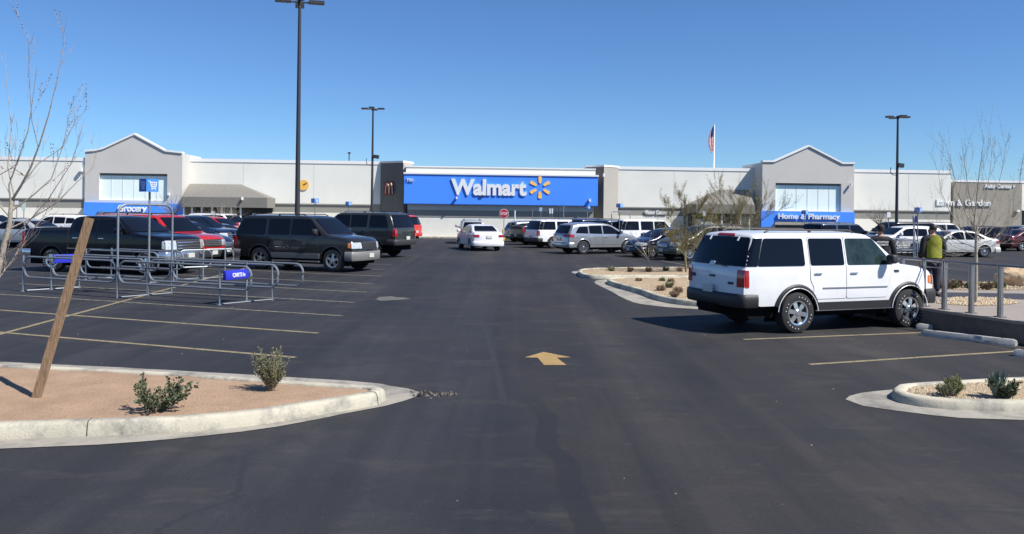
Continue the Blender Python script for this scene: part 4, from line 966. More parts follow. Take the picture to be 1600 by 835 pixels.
# stop sign with its yellow bollard
g1 = P(787, 375.2); o = empty('stop_sign', g1[:], 0, 'red octagonal stop sign on a thin post in front of the cream wall', 'stop sign')
zc = PD(787, 334, g1.y).z; m = MB(); m.box(-.03, .03, -.02, .02, 0, zc+.3); m.build('post', M_GALV, o)
m = MB(); R8 = .40; m.prism([(R8*cos(pi/8+i*pi/4), -.04, zc+R8*sin(pi/8+i*pi/4)) for i in range(8)], (0, .015, 0)); pn = m.build('border', M_WHITE, o)
m = MB(); m.prism([(R8*.92*cos(pi/8+i*pi/4), -.048, zc+R8*.92*sin(pi/8+i*pi/4)) for i in range(8)], (0, .007, 0)); m.build('face', mat('stop_red', (.50, .02, .04), .4), o)
me = text_mesh('STOP', .56, .22, .006, .02); t = link('lettering', me, o, M_WHITE); t.location = (-.28, -.052, zc-.11)
g2 = P(786.5, 376); o = empty('bollard', g2[:], 0, 'yellow bollard at the foot of the stop sign', 'bollard'); m = MB(); m.tube([(0, 0, 0), (0, 0, .86), (0, 0, .93), (0, 0, .96)], [.10, .10, .07, .01], 14); m.build('post', mat('bollard_yellow', (.70, .48, .05), .5), o, 40)
g2 = P(804, 375.5); o = empty('canopy_post', g2[:], 0, 'slim white post standing alone right of the stop sign', 'post'); m = MB(); m.tube([(0, 0, 0), (0, 0, PD(804, 329, g2.y).z)], .05, 8); m.build('shaft', M_WTRIM, o, 40); m = MB(); m.box(-.12, .12, -.12, .12, 0, .02); m.build('base_plate', M_GALV, o)
def small_sign(px, pyt, pyb, D, wpx, m_, label, kind='parking_sign', cat='sign', mark=None, grp=None, dark=M_GALV):
    s = D/F; a = PD(px, pyt, D); b = PD(px, pyb, D); o = empty(kind, (a.x, a.y, 0), 0, label, cat, grp); k = MB(); k.tube([(0, 0, 0), (0, 0, a.z)], .025, 6); k.build('post', dark, o)
    k = MB(); k.box(-wpx*s/2, wpx*s/2, -.04, -.025, b.z, a.z); pnl = k.build('panel', m_, o)
    if mark:
        h_ = a.z-b.z; me = text_mesh(mark, wpx*s*.5, h_*.4, .004, .02); t = link('symbol', me, o, M_BLUE); t.location = (-wpx*s*.25, -.043, b.z+h_*.35)
    return o
small_sign(26.5, 314, 320, 52, 5.5, M_WHITE, 'white parking sign by the far left cars, left one of the pair', grp='white accessible parking signs')
small_sign(37.5, 317, 329, 52, 5.5, mat('pale_green_sign', (.55, .68, .62), .5), 'tall pale green sign standing right beside a shorter white sign at far left')
small_sign(1100.5, 330.5, 337.5, 60, 5, M_WHITE, 'white sign in front of the right hip-roofed canopy', grp='white accessible parking signs')
small_sign(1388.5, 332, 340, 55, 5.5, M_WHITE, 'white sign left of the right light pole, above the person in black', grp='white accessible parking signs')
small_sign(307+26, 331, 338, 60, 5, M_WHITE, 'white sign before the dark glazing of the left canopy', grp='white accessible parking signs')
for px in (859.5, 863): small_sign(px, 326, 334, 66, 2, M_WHITE, 'narrow white plate %s of a close pair under the blue sign wall' % ('left' if px < 861 else 'right'), 'narrow_sign', grp='narrow white plates')
small_sign(845, 324.5, 330.5, 66, 4.5, mat('pale_blue_sign', (.35, .48, .60), .5), 'pale blue sign on a thin post before the dark wall band', 'narrow_sign')
for i, (px, yt) in enumerate(((868, 321), (873, 322), (880.5, 320), (832, 329), (903, 338))):
    p = PD(px, yt, 66.5); o = empty('thin_pole', (p.x, p.y, 0), 0, ['thin dark pole, leftmost of three under the sign wall', 'thin dark pole, middle of three under the sign wall', 'pale pole, rightmost and thickest of three under the sign wall', 'thin short pole behind the dark pickup', 'short pole above the roofs of the white cars'][i], 'pole', 'thin poles below the sign wall')
    k = MB(); k.tube([(0, 0, 0), (0, 0, p.z)], .028 if i != 2 else .05, 6); k.build('shaft', M_POLE if i in (0, 1) else M_GALV, o); k = MB(); k.tube([(0, 0, p.z), (0, 0, p.z+.05)], .05, 6); k.build('cap', M_GALV, o)
# ---------------------------------------------------------------- cart corrals
def loop(m, a, b, z0, z1, r=.028, ra=.22, rb=.22, closed=(True, True)):
    """rail loop in the vertical plane through a and b, rounded ends"""
    d = (b-a); L_ = d.length; d.normalize(); pts = []
    def at(s, z): p = a+d*s; return Vector((p.x, p.y, z))
    def arc(cx, cz, r_, t0, t1):
        return [at(cx+r_*cos(t0+(t1-t0)*i/6), cz+r_*sin(t0+(t1-t0)*i/6)) for i in range(7)]
    pts = [at(ra, z1)]+[at(L_-rb, z1)][:0]
    pts = arc(ra, z0+ra, ra, -pi/2, -pi)+arc(ra, z1-ra, ra, pi, pi/2)+arc(L_-rb, z1-rb, rb, pi/2, 0)+arc(L_-rb, z0+rb, rb, 0, -pi/2)
    pts.append(pts[0]); m.tube(pts, r, 6, False)
def corral(lines, label, arch=None, ext=.95, plates=(), grp='steel cart corrals', z0=.40, z1=.96):
    """lines: for each rail line the ground points of its posts, left to right"""
    o0 = lines[0][0]; o = empty('cart_corral', (o0.x, o0.y, 0), 0, label, 'cart corral', grp); rel = lambda p: Vector((p.x-o0.x, p.y-o0.y, 0))
    for L_ in lines:
        q = [rel(p) for p in L_]; d = (q[-1]-q[0]).normalized()
        segs = list(zip(q[:-1], q[1:]))
        for i, (a, b) in enumerate(segs):
            m = MB(); a2 = a+d*.05 if i == 0 else a+d*.06; b2 = b-d*.06 if i < len(segs)-1 else b+d*ext; loop(m, a2, b2, z0, z1); m.build('rail_loop', M_GALV, o, 50)
        for j, a in enumerate(q):
            tall = arch is not None and j == arch; m = MB()
            if not tall: m.tube([a, a+Vector((0, 0, z1+.03))], .028, 8); m.tube([a, a+Vector((0, 0, .015))], .07, 8); m.build('post', M_GALV, o, 50)
    if arch is not None:
        q = [rel(L_[arch]) for L_ in lines]; a, b = q[0], q[-1]; d = (b-a); Lw = d.length; d.normalize(); H_ = 2.42; r_ = .25; pts = [a]
        for i in range(7): t = pi/2*i/6; pts.append(a+d*(r_-r_*cos(t))+Vector((0, 0, H_-r_+r_*sin(t))))
        for i in range(7): t = pi/2*i/6; pts.append(b-d*(r_-r_*sin(t))+Vector((0, 0, H_-r_+r_*cos(t))))
        pts.append(b); m = MB(); m.tube(pts, .030, 8); m.build('arch_frame', M_GALV, o, 50)
        for c in q[1:-1]: m = MB(); m.tube([c, c+Vector((0, 0, z1+.03))], .028, 8); m.build('post', M_GALV, o, 50)
    for j in range(len(lines[0])):     # floor bars tying the lines together
        m = MB(); m.tube([rel(lines[0][j])+Vector((0, 0, .02)), rel(lines[-1][j])+Vector((0, 0, .02))], .016, 6); m.build('floor_bar', M_GALV, o)
    return o
NL = [P(36, 455.5), P(183, 466), P(343, 477)]; ML = [P(80, 453), P(230, 462), P(385, 472)]; FL = [P(124, 450), P(268, 459), P(425, 469)]
cc = corral([NL, ML, FL], 'long empty cart corral of galvanised rails, nearest the camera on the left', arch=1)
p = P(229, 462); zt_ = PD(230, 280, p.y).z
cart_sign(p.x+.05, p.y, zt_, .235*p.y/17.5, 'large blue cart sign on a tall pole over the nearest cart corral', hh=PD(0, 280, p.y).z-PD(0, 300, p.y).z)
def blue_box(a, b, z0, z1, label, txt=None):
    a, b = Vector(a), Vector(b); d = b-a; o = empty('corral_box_sign', (a.x, a.y, 0), atan2(d.y, d.x), label, 'sign', 'blue corral box signs'); L_ = d.length
    me = rounded_box(0, L_, -.05, .05, z0, z1, .012); link('box', me, o, mat('corral_sign_blue', (.03, .04, .50), .4), 40)
    if txt: me = text_mesh(txt, L_*.55, (z1-z0)*.42, .006, .02); t = link('lettering', me, o, M_WHITE); t.location = (L_*.27, -.055, z0+(z1-z0)*.28)
p1, p2 = P(347, 477), P(386, 472); blue_box((p1.x+.05, p1.y, 0), (p2.x, p2.y, 0), .60, .83, 'bright blue box sign lettered in white on the right end of the near corral', 'CARTS in')
p1, p2 = P(82, 452.5), P(120, 450); blue_box((p1.x, p1.y, 0), (p2.x+.02, p2.y, 0), .74, .98, 'plain blue box sign at the left end of the near corral')
# the corral behind it
L1 = [P(133, 437), P(233, 441), P(317, 436.5)]
fo_ = (FL[1]-NL[1])*.55
corral([[P(134, 437), P(232, 443)], [P(134, 437)+fo_, P(232, 443)+fo_]], 'short cart corral directly behind the near one, half hidden', ext=.4)
corral([[P(276, 438), P(317, 436)], [P(276, 438)+fo_, P(317, 436)+fo_]], 'cart corral stub by the black pickup front wheel', ext=.3)
# right-hand corrals
corral([[P(927, 392), P(955, 395)], [P(952, 388), P(984, 390)]], 'arched cart corral behind the silver crossover', arch=1, ext=.3)
a_, b_ = P(1390, 402), P(1427, 403); dd = Vector((1.0, 1.6, 0))
co2 = corral([[a_, b_], [a_+dd*.5, b_+dd*.5], [a_+dd, b_+dd]], 'cart corral with tall frame between the two people', arch=1, ext=.2)
# carts in it: wire shopping cart shapes
def cart(x, y, rot, label):
    o = empty('shopping_cart', (x, y, 0), rot, label, 'shopping cart', 'shopping carts in the right corral'); m = MB(); r = .008
    T = [(-.42, -.26, 1.0), (.42, -.22, .92), (.42, .22, .92), (-.42, .26, 1.0)]; Bt = [(-.30, -.2, .55), (.36, -.18, .62), (.36, .18, .62), (-.30, .2, .55)]
    for q_ in (T, Bt): m.tube([*q_, q_[0]], r*1.6, 5)
    for i in range(4):
        for k in range(8):
            t = k/7; a = Vector(T[i]).lerp(Vector(T[(i+1) % 4]), t); b = Vector(Bt[i]).lerp(Vector(Bt[(i+1) % 4]), t); m.tube([a, b], r*.7, 4)
    m.build('basket', M_GALV, o); m = MB(); m.tube([(-.30, -.2, .55), (-.34, -.22, .14), (.34, -.18, .14)], .014, 6); m.tube([(-.30, .2, .55), (-.34, .22, .14), (.34, .18, .14)], .014, 6); m.build('frame', M_GALV, o)
    m = MB(); m.tube([(-.50, -.26, 1.03), (-.50, .26, 1.03)], .018, 8); m.build('handle', M_BLUE, o)
    for x_, y_ in ((-.33, -.22), (-.33, .22), (.33, -.18), (.33, .18)):
        m = MB(); m.tube([(x_, y_-.015, .065), (x_, y_+.015, .065)], .062, 12); m.build('caster', M_TYRE, o)
pc = P(1404, 399); 
for i in range(4): cart(pc.x+i*.36, pc.y+.55+i*.03, .1, ['shopping cart at the back of the nested row in the right corral', 'second shopping cart of the nested row in the right corral', 'third shopping cart of the nested row in the right corral', 'frontmost shopping cart nearest the tall corral frame'][i])
# ---------------------------------------------------------------- the cars
WHT = paint('white_paint', (.78, .78, .78), 0, .3); BLK = mat('black_paint', (.005, .006, .010), .2, 0, coat=.45, spec=.2); DGR = paint('dark_grey_paint', (.022, .023, .026), .15, .22)
DG2 = paint('green_grey_paint', (.040, .046, .043), .2, .22); SIL = paint('silver_paint', (.40, .42, .44), .55, .22); SIL2 = paint('pale_silver_paint', (.50, .52, .52), .4, .3)
RED = paint('red_paint', (.42, .018, .02), 0, .22); NAVY = paint('navy_paint', (.014, .018, .042), .1, .22); BLU = paint('blue_grey_paint', (.10, .13, .18), .4, .22); MAR = paint('maroon_paint', (.07, .012, .016), .1, .22)
OLV = paint('olive_grey_paint', (.085, .085, .065), .3, .35); TAUP = paint('warm_white_paint', (.62, .61, .57), .1, .3); GRY = paint('mid_grey_paint', (.15, .165, .175), .4, .22); BRD = paint('bright_red_paint', (.62, .03, .015), 0, .3)
M_CLAD = mat('black_cladding', (.022, .021, .021), .5)
NA = cos, sin
def nose(kind, px, py, hd, scale, body, label, over=None, **kw):
    S = dict(SPECS[kind]); S.update(over or {}); h = radians(hd); g_ = P(px, py); l = (S['L']-(S['ro']+S['wb']/2))*scale
    return make_car(kind, (g_.x-l*cos(h), g_.y-l*sin(h)), h, scale, body, label, over=over, **kw)
def at(kind, px, py, hd, scale, body, label, **kw):
    g_ = P(px, py); return make_car(kind, (g_.x, g_.y), radians(hd), scale, body, label, **kw)
# white SUV details
def white_extra(c, root):
    fr, re = c.front(), c.rear(); fn = c.side(-1)
    m = MB(); c.patch(m, rpoly([(-.30, 1.868), (.30, 1.868), (.27, 1.90), (-.27, 1.90)], .01), re, .03, .03, .1, .05); m.build('brake_light', M_RED, root)
    for y in (-.48, .48):
        m = MB(); c.patch(m, [(y-.014, 1.77), (y+.014, 1.77), (y+.014, 1.85), (y-.014, 1.85)], re, .035, .03, .1, .05); m.build('glass_hinge', WHT, root)
    m = MB(); c.patch(m, rpoly([(-.10, 1.25), (.10, 1.25), (.07, 1.33), (-.07, 1.33)], .03), re, .05, .05, .1, .05); m.build('wiper_motor_cover', WHT, root)
    m = MB(); a = re(-.03, 1.30, .04); b = re(-.50, 1.24, .04); m.tube([a, b], .012, 5); m.build('rear_wiper', M_TRIM, root)
    for nm, y0, z0, y1, z1 in (('badge', -.12, 1.02, .06, 1.06), ('badge', -.70, .90, -.56, .95), ('badge', .62, .98, .84, 1.05)):
        m = MB(); c.patch(m, rpoly([(y0, z0), (y1, z0), (y1, z1), (y0, z1)], .015), re, .02, .02, .1, .05); m.build(nm, M_TRIM, root)
    m = MB(); c.patch(m, rpoly([(3.86+.16, 1.12), (4.14, 1.12), (4.12, 1.165), (3.88+.12, 1.165)], .01), fn, .015, .02, .2, .1); m.build('fender_vent', M_TRIM, root)
    x = -c.ox-.16; m = MB(); m.box(x+.02, x+.2, -.32, .32, .42+c.lift-.06, .47+c.lift); m.box(x, x+.07, -.04, .04, .36+c.lift, .42+c.lift); m.build('tow_hitch', M_UNDER, root)
    for sg in (-1, 1):      # running boards in black with a bright lower edge
        m = MB(); y0, y1 = sorted((sg*(c.W/2-.12), sg*(c.W/2+.03))); m.box(c.ro+c.arch+.02-c.ox, c.ro+c.wb-c.arch-.02-c.ox, y0, y1, .36+c.lift, .52+c.lift); m.build('running_board', M_CLAD, root)
        m = MB(); y0, y1 = sorted((sg*(c.W/2-.02), sg*(c.W/2+.034))); m.box(c.ro+c.arch-.04-c.ox, c.ro+c.wb-c.arch+.04-c.ox, y0, y1, .345+c.lift, .358+c.lift); m.build('board_edge', M_CHROME, root)
        for xc in (c.ro, c.ro+c.wb):      # pale pinstripe round each flare
            m = MB(); pts = []
            for i in range(19):
                a = radians(4+172*i/18); pts.append((xc+(c.arch+.004)*cos(a)-c.ox, sg*(c.f(xc, .75)+.042), c.wr+(c.arch+.004)*sin(a)))
            m.tube(pts, .010, 5); m.build('flare_edge', WHT, root)
    y = -(c.f(3.5, 1.3)+.22)
def longer(S, dx, cut=.5):
    g = lambda x: x+dx if x > cut else x
    return dict(L=S['L']+dx, ro=S['ro']+dx, prof=[(g(x), z) for x, z in S['prof']], wins=[[(g(x), z) for x, z in w_] for w_ in S['wins']], doors=[[(g(x), z) for x, z in w_] for w_ in S['doors']])
_l = longer(SPECS['suv'], .17, .63); EXT = dict(lift=.10, wr=.42, arch=.50, **_l)
place('suv', 'rr', 1240, 520, 21.5, .97, WHT, 'white full-size SUV with black wheel flares and chrome wheels, nearest vehicle on the right', cat='SUV', over=EXT, style='chrome5', bump=M_CLAD, flare=M_CLAD, frontglass=M_GLASS2, trim=True, extra=white_extra, amber=True, rack=True)
def l1_extra(c, root):
    for sg in (-1, 1):
        m = MB(); y0, y1 = sorted((sg*(c.W/2-.15), sg*(c.W/2+.01))); m.box(c.ro+c.arch+.06-c.ox, c.ro+c.wb-c.arch-.06-c.ox, y0, y1, .33, .38); m.build('running_board', M_GREYTRIM, root)
M_PEWT = mat('pewter_trim', (.20, .195, .18), .45, .2)
place('suv', 'fr', 521, 425.5, -19.5, 1.07, DGR, 'dark grey full-size SUV with pewter lower trim and amber headlights, facing right', cat='SUV', over=dict(wr=.415, arch=.475), bump=M_PEWT, grillem=M_TRIM, clad=M_PEWT, amber=True, extra=l1_extra, tailm=M_RED)
place('suv', 'rl', 584, 402.5, 157, 1.06, DG2, 'dark green-grey lifted SUV seen from behind, left of the driving lane', cat='SUV', over=dict(lift=.14, wr=.44, arch=.50, bow=(.06, .2)), bump=M_TRIM, style='steel', nopillar=True)
place('suv', 'rl', 617, 379, 157, 1.02, BRD, 'bright red SUV tail poking out beyond the lifted SUV', cat='SUV', bump=BRD)
place('pickup', 'fr', 229, 430.5, -15, 1.07, BLK, 'black crew-cab pickup truck with chrome grille behind the near cart corral', cat='pickup truck', trim=True, bump=M_CHROME, style='chrome5', over=dict(arch=.48))
nose('suv', 334, 419, -17, 1.05, RED, 'red SUV parked just beyond the black pickup truck', cat='SUV', bump=M_TRIM)
nose('crossover', 356, 409, -17, 1.04, NAVY, 'dark blue crossover between the red SUV and the navy pickup', bump=M_TRIM)
nose('pickup', 371, 402, -18, 1.04, NAVY, 'navy pickup truck with a split crosshair grille, left of the dark grey SUV', cat='pickup truck', over=dict(L=5.6, prof=SPECS['pickup']['prof'][:-1]+[(5.82, .6)]) if False else None, bump=M_TRIM)
nose('sedan', 396, 396, -18, 1.04, BLU, 'blue-grey sedan half hidden behind the dark grey SUV')
nose('crossover', 386, 383, -18, 1.04, RED, 'red crossover whose roof shows under the left canopy')
nose('suv', 396, 379, -18, 1.0, WHT, 'white SUV of which only the roof shows beyond the red crossover', cat='SUV')
at('sedan', 34, 386.5, 165, 1.08, SIL2, 'pale silver sedan behind the bare tree at the far left', style='six')
at('crossover', 92, 374, 172, 1.02, WHT, 'white crossover with roof rails beyond the black pickup bed', rack=True)
at('crossover', -18, 375, -8, 1.05, WHT, 'white crossover cut by the left edge of the picture')
at('sedan', 34, 372, -12, 1.0, NAVY, 'dark blue sedan hidden between the two white crossovers at far left')
# lane
place('sedan', 'rl', 736, 391.5, 107, 1.05, WHT, 'white sedan driving away up the middle lane', name='moving_car', over=dict(tail=(.56, .78, .92, .22)))
at('crossover', 736, 380, 96, 1.0, SIL2, 'pale crossover just ahead of the white sedan in the lane', rack=True, name='moving_car')
# right rows
place('crossover', 'rr', 910.5, 397.5, 26.5, 1.03, SIL, 'silver crossover with bright alloy wheels at the lane edge, right of the white sedan', style='six', over=dict(wr=.37, tail=(.42, .92, 1.08, .34)), bump=SIL)
place('suv', 'rr', 863, 388.5, 26.5, .95, WHT, 'white SUV with grey tailgate shade, directly left of the silver crossover', cat='SUV', bump=M_TRIM)
place('pickup', 'rr', 840, 383.5, 26.5, .98, DG2, 'dark pickup truck with its tailgate at the lane, left of the white SUV', cat='pickup truck', bump=M_TRIM)
place('crossover', 'rr', 817, 379, 26.5, .95, GRY, 'grey crossover, farthest of the row beside the driving lane')
at('crossover', 905, 384, 26, 1.02, WHT, 'white crossover whose roof shows above the silver crossover')
at('crossover', 872, 379, 26, 1.03, DGR, 'dark crossover roof above the white SUV near the lane', rack=True)
at('suv', 945, 388, 26, .98, NAVY, 'navy SUV behind the silver crossover, left of its neighbour under the corral arch', cat='SUV')
at('suv', 985, 389.5, 26, .97, BLU, 'blue-grey SUV under the arched corral', cat='SUV')
place('suv', 'rr', 993, 391.5, 20, 1.0, WHT, 'white SUV with dark windows beyond the silver crossover hood', cat='SUV', rack=False)
place('sedan', 'fl', 1020, 403, 203, 1.05, NAVY, 'navy sedan facing left behind the small desert tree')
place('crossover', 'fl', 1076, 408, 203, 1.05, OLV, 'olive grey crossover facing left behind the wispy green tree', style='six')
at('crossover', 1110, 389, 200, 1.0, MAR, 'maroon crossover roof seen over the white SUV, before the right canopy')
at('suv', 1316, 396, 20, .96, BLU, 'blue-silver SUV facing right behind the roof of the white SUV', cat='SUV')
at('crossover', 1410, 397, 192, 1.02, WHT, 'white crossover facing left between the two people', style='six')
at('suv', 1398, 391, 190, 1.0, BLK, 'black SUV whose long roof shows above the white crossover', cat='SUV', rack=False)
at('suv', 1468, 389.5, 15, .97, WHT, 'white SUV with dark windows beyond the person in the vest', cat='SUV')
at('sedan', 1462, 396, 200, 1.0, BLK, 'black car between the vest wearer and the long pale sedan')
place('sedan', 'rl', 1537, 402.5, 184, 1.06, TAUP, 'long pale cream sedan facing left behind the right bare tree', style='six')
at('crossover', 1520, 390, 190, 1.0, BLK, 'black crossover behind the roof of the pale cream sedan')
place('sedan', 'rr', 1596, 393, 14, 1.05, MAR, 'maroon sedan cut by the right edge of the picture')
at('crossover', 1590, 388, 195, 1.02, GRY, 'dark grey crossover with a glinting windscreen above the maroon sedan')
# ---------------------------------------------------------------- plants
def leafq(mb, p, d, l, w_):
    d = Vector(d).normalized(); s = d.cross(Vector((random.gauss(0, 1), random.gauss(0, 1), random.gauss(0, 1)))); 
    if s.length < 1e-3: return
    s.normalize(); mb.add([p, p+d*l*.5+s*w_*.5, p+d*l, p+d*l*.5-s*w_*.5], [(0, 1, 2, 3)])
def grow(mb, p, d, L_, r, depth, lf=None, up=.25, nseg=6, split=(2, 4), ang=.55, wig=.10, leafn=0, leafs=(.05, .03), shrink=.62):
    pts = [p]; rs = [r]; d = Vector(d).normalized()
    for i in range(nseg):
        d = (d+Vector((random.gauss(0, wig), random.gauss(0, wig), random.gauss(0, wig)+up*.25))).normalized(); p = p+d*(L_/nseg); pts.append(p); rs.append(r*(1-.6*(i+1)/nseg))
        if lf is not None and leafn and depth <= 1:
            for _ in range(leafn): leafq(lf, p+Vector([random.gauss(0, leafs[0]*.3) for _ in range(3)]), (d+Vector([random.gauss(0, .8) for _ in range(3)])), leafs[0]*random.uniform(.6, 1.3), leafs[1]*random.uniform(.7, 1.2))
    mb.tube(pts, rs, 5 if r > .012 else 4, False)
    if depth <= 0: return
    for k in range(random.randint(*split)):
        i = random.randint(max(1, nseg//3), nseg); t = pts[i]; q = (pts[i]-pts[i-1]).normalized(); a = Vector([random.gauss(0, 1) for _ in range(3)]); a = (a-q*a.dot(q)).normalized()
        grow(mb, t, q*cos(ang)+a*sin(ang), L_*shrink*random.uniform(.75, 1.2), max(.0022, rs[i]*.62), depth-1, lf, up, nseg, split, ang, wig, leafn, leafs, shrink)
def plant(name, loc, label, cat, stems, woodm, leafm, group=None, tname='stems', lname='leaves'):
    o = empty(name, loc, 0, label, cat, group); a, b = MB(), MB(); stems(a, b)
    if a.v: a.build(tname, woodm, o)
    if b.v: b.build(lname, leafm, o, fixn=False)
    return o
def shrub(n, h, spread, leafn, ls, depth=1, L_=.6, up=.35):
    def f_(a, b):
        for i in range(n):
            t = 2*pi*i/n+random.random(); grow(a, Vector((cos(t)*.03, sin(t)*.03, 0)), (cos(t)*spread, sin(t)*spread, 1), h*random.uniform(.6, 1.1)*L_, .007, depth, b, up, 6, (2, 4), .5, .12, leafn, ls)
    return f_
c = P(247, 641, .14); plant('leafy_shrub', (c.x, c.y, .13), 'low dark green leafy shrub in the middle of the red dirt island', 'shrub', shrub(13, .48, 1.1, 4, (.045, .030), 1, .62, .3), M_TWIG, M_LEAF)
c = P(424, 608, .14); plant('sage_shrub', (c.x, c.y, .13), 'upright grey-green sage shrub near the tip of the red dirt island', 'shrub', shrub(40, .46, .40, 6, (.024, .013), 1, .66, .5), M_TWIG, M_LEAF2)
def agave(n, h, s=.45):
    def f_(a, b):
        for i in range(n):
            t = 2*pi*i/n*2.4; e = random.uniform(.15, 1) ; d = Vector((cos(t)*s*e, sin(t)*s*e, 1)).normalized(); side = d.cross(Vector((0, 0, 1))).normalized(); w_ = h*.085; l = h*random.uniform(.6, 1)
            p = Vector((cos(t)*.02, sin(t)*.02, 0)); b.add([p-side*w_*.7, p+d*l*.5-side*w_+Vector((0, 0, 0)), p+d*l, p+d*l*.5+side*w_, p+side*w_*.7, p+d*l*.45+d.cross(side)*w_*.5], [(0, 1, 5), (1, 2, 5), (2, 3, 5), (3, 4, 5), (4, 0, 5)])
    return f_
c = P(1556, 619, .13); plant('agave', (c.x, c.y, .12), 'spiky grey-green agave on the right gravel island', 'agave', agave(34, .36), M_TWIG, M_LEAF3)
c = P(1571, 620, .13); plant('leafy_shrub', (c.x, c.y, .12), 'small dark green clump touching the agave on its right side', 'shrub', shrub(14, .26, .8, 5, (.04, .025), 1, .6, .3), M_TWIG, M_LEAF, None)
c = P(1491, 615, .13); plant('yellowing_shrub', (c.x, c.y, .12), 'small yellowish green tufted plant left of the agave', 'shrub', shrub(20, .24, .45, 5, (.035, .012), 1, .6, .5), M_TWIG, mat('yellow_green_leaf', (.22, .22, .09), .8, 0, .3, 25))
c = P(1477, 617.5, .13); plant('dry_shrub', (c.x, c.y, .12), 'smallest tuft, leftmost on the right gravel island', 'shrub', shrub(11, .17, .7, 3, (.03, .014), 1, .6, .4), M_TWIG, M_LEAF2)
# dry tufts on the middle islands
tl = [(955, 424, 'far'), (985, 424.5, 'far'), (1013, 425, 'far'), (1040, 424, 'far'), (1062, 425, 'far'), (998, 440, 'near'), (1034, 440, 'near'), (1048, 441, 'near'), (1032, 455, 'near'), (1046, 450, 'near'), (1060, 458, 'near'), (1053, 465, 'near')]
word = {0: 'leftmost', 1: 'second from left', 2: 'middle', 3: 'fourth from left', 4: 'rightmost'}
lab2 = ['flat dry tuft near the left end of the nearer middle island', 'flat dark tuft at mid length of the nearer middle island', 'small dark tuft right beside another on the nearer middle island', 'dry brown tuft at the front slope of the nearer middle island', 'tallest dry brown tuft on the nearer middle island', 'brown tuft beside the left tail lamp of the white SUV', 'brown tuft nearest the bumper of the white SUV']
for i, (x, y, wh) in enumerate(tl):
    c = P(x, y, .13); lab = ('%s dry tuft on the farther middle island' % word[i]) if wh == 'far' else lab2[i-5]
    hh = .12 if y in (440, 441) else .20
    plant('dry_tuft', (c.x, c.y, .12), lab, 'dry plant', shrub(16, hh, .7, 3, (.05, .015), 1, .6, .3), M_DRY, M_DRY if i % 3 else M_LEAF2, 'dry tufts on the middle islands')
for i, (x, y) in enumerate(((1478, 450), (1490, 450), (1497, 447), (1517, 450), (1541, 451), (1561, 450))):
    c = P(x, y, HP+.03); plant('grey_tuft', (c.x, c.y, HP+.01), 'grey-brown tuft, number %s from the left in the row before the boulder' % ['one', 'two', 'three', 'four', 'five', 'six'][i], 'dry plant', shrub(22, .20, .9, 5, (.05, .03), 1, .6, .2), M_TWIG, M_LEAF2 if i % 2 else M_DRY, 'tufts in the far gravel bed')
# bare trees ----------------------------------------------------------------
def px_tree(name, D, trunk, limbs, label, base_z, jit=.25, wood=M_BARK, twigm=M_TWIG, tw=(3, .55), buds=None, group=None, budn=1, lr=1.0, sub=2, leafm=None, leafn=0, leafs=(.04, .02), ang=.4, bs=1.0):
    """trunk/limbs: lists of ((px,py)...), r0, r1 ; traced silhouettes given real depth and thickness"""
    b0 = PD(*trunk[0][0], D); o = empty(name, (b0.x, b0.y, base_z), 0, label, 'tree', group); org = Vector((b0.x, b0.y, base_z)); s = D/F
    m, bd = MB(), MB(); tg = m
    def poly(pts, r0, r1, d0, d1):
        out = []
        for i, (x, y) in enumerate(pts):
            t = i/(len(pts)-1); q = PD(x, y, D+d0+(d1-d0)*t); out.append(q-org)
        n = len(out); return out, [r0+(r1-r0)*i/(n-1) for i in range(n)]
    a, r = poly(trunk[0], trunk[1], trunk[2], 0, 0); m.tube(a, r, 10)
    for pts, r0, r1 in limbs:
        d = random.uniform(-jit, jit); a, r = poly(pts, r0*lr, r1*lr, 0, d); m.cur = 0; m.tube(a, r, 6)
        m.cur = 1
        for k in range(tw[0]):
            i = random.randint(1, len(a)-1); q = (a[i]-a[i-1]).normalized(); t = a[i-1].lerp(a[i], random.random())
            v = Vector([random.gauss(0, 1) for _ in range(3)]); v = (v-q*v.dot(q)).normalized()
            grow(tg, t, q*cos(ang)+v*sin(ang), tw[1]*random.uniform(.5, 1.3), max(.003, r[i]*.5)*bs, sub-1, bd if (buds or leafn) else None, .55, 6, (1, 3), .4, .07, (leafn or (1 if random.random() < budn else 0)) if (buds or leafn) else 0, leafs if leafn else (.022, .012), .6)
    m.build('trunk', [wood, twigm], o, 60)  # one mesh holding trunk, limbs and twigs
    if bd.v: bd.build('leaves', leafm or mat('withered_leaf', (.06, .045, .035), .9), o, fixn=False)
    return o
random.seed(21)
DT = 9.6
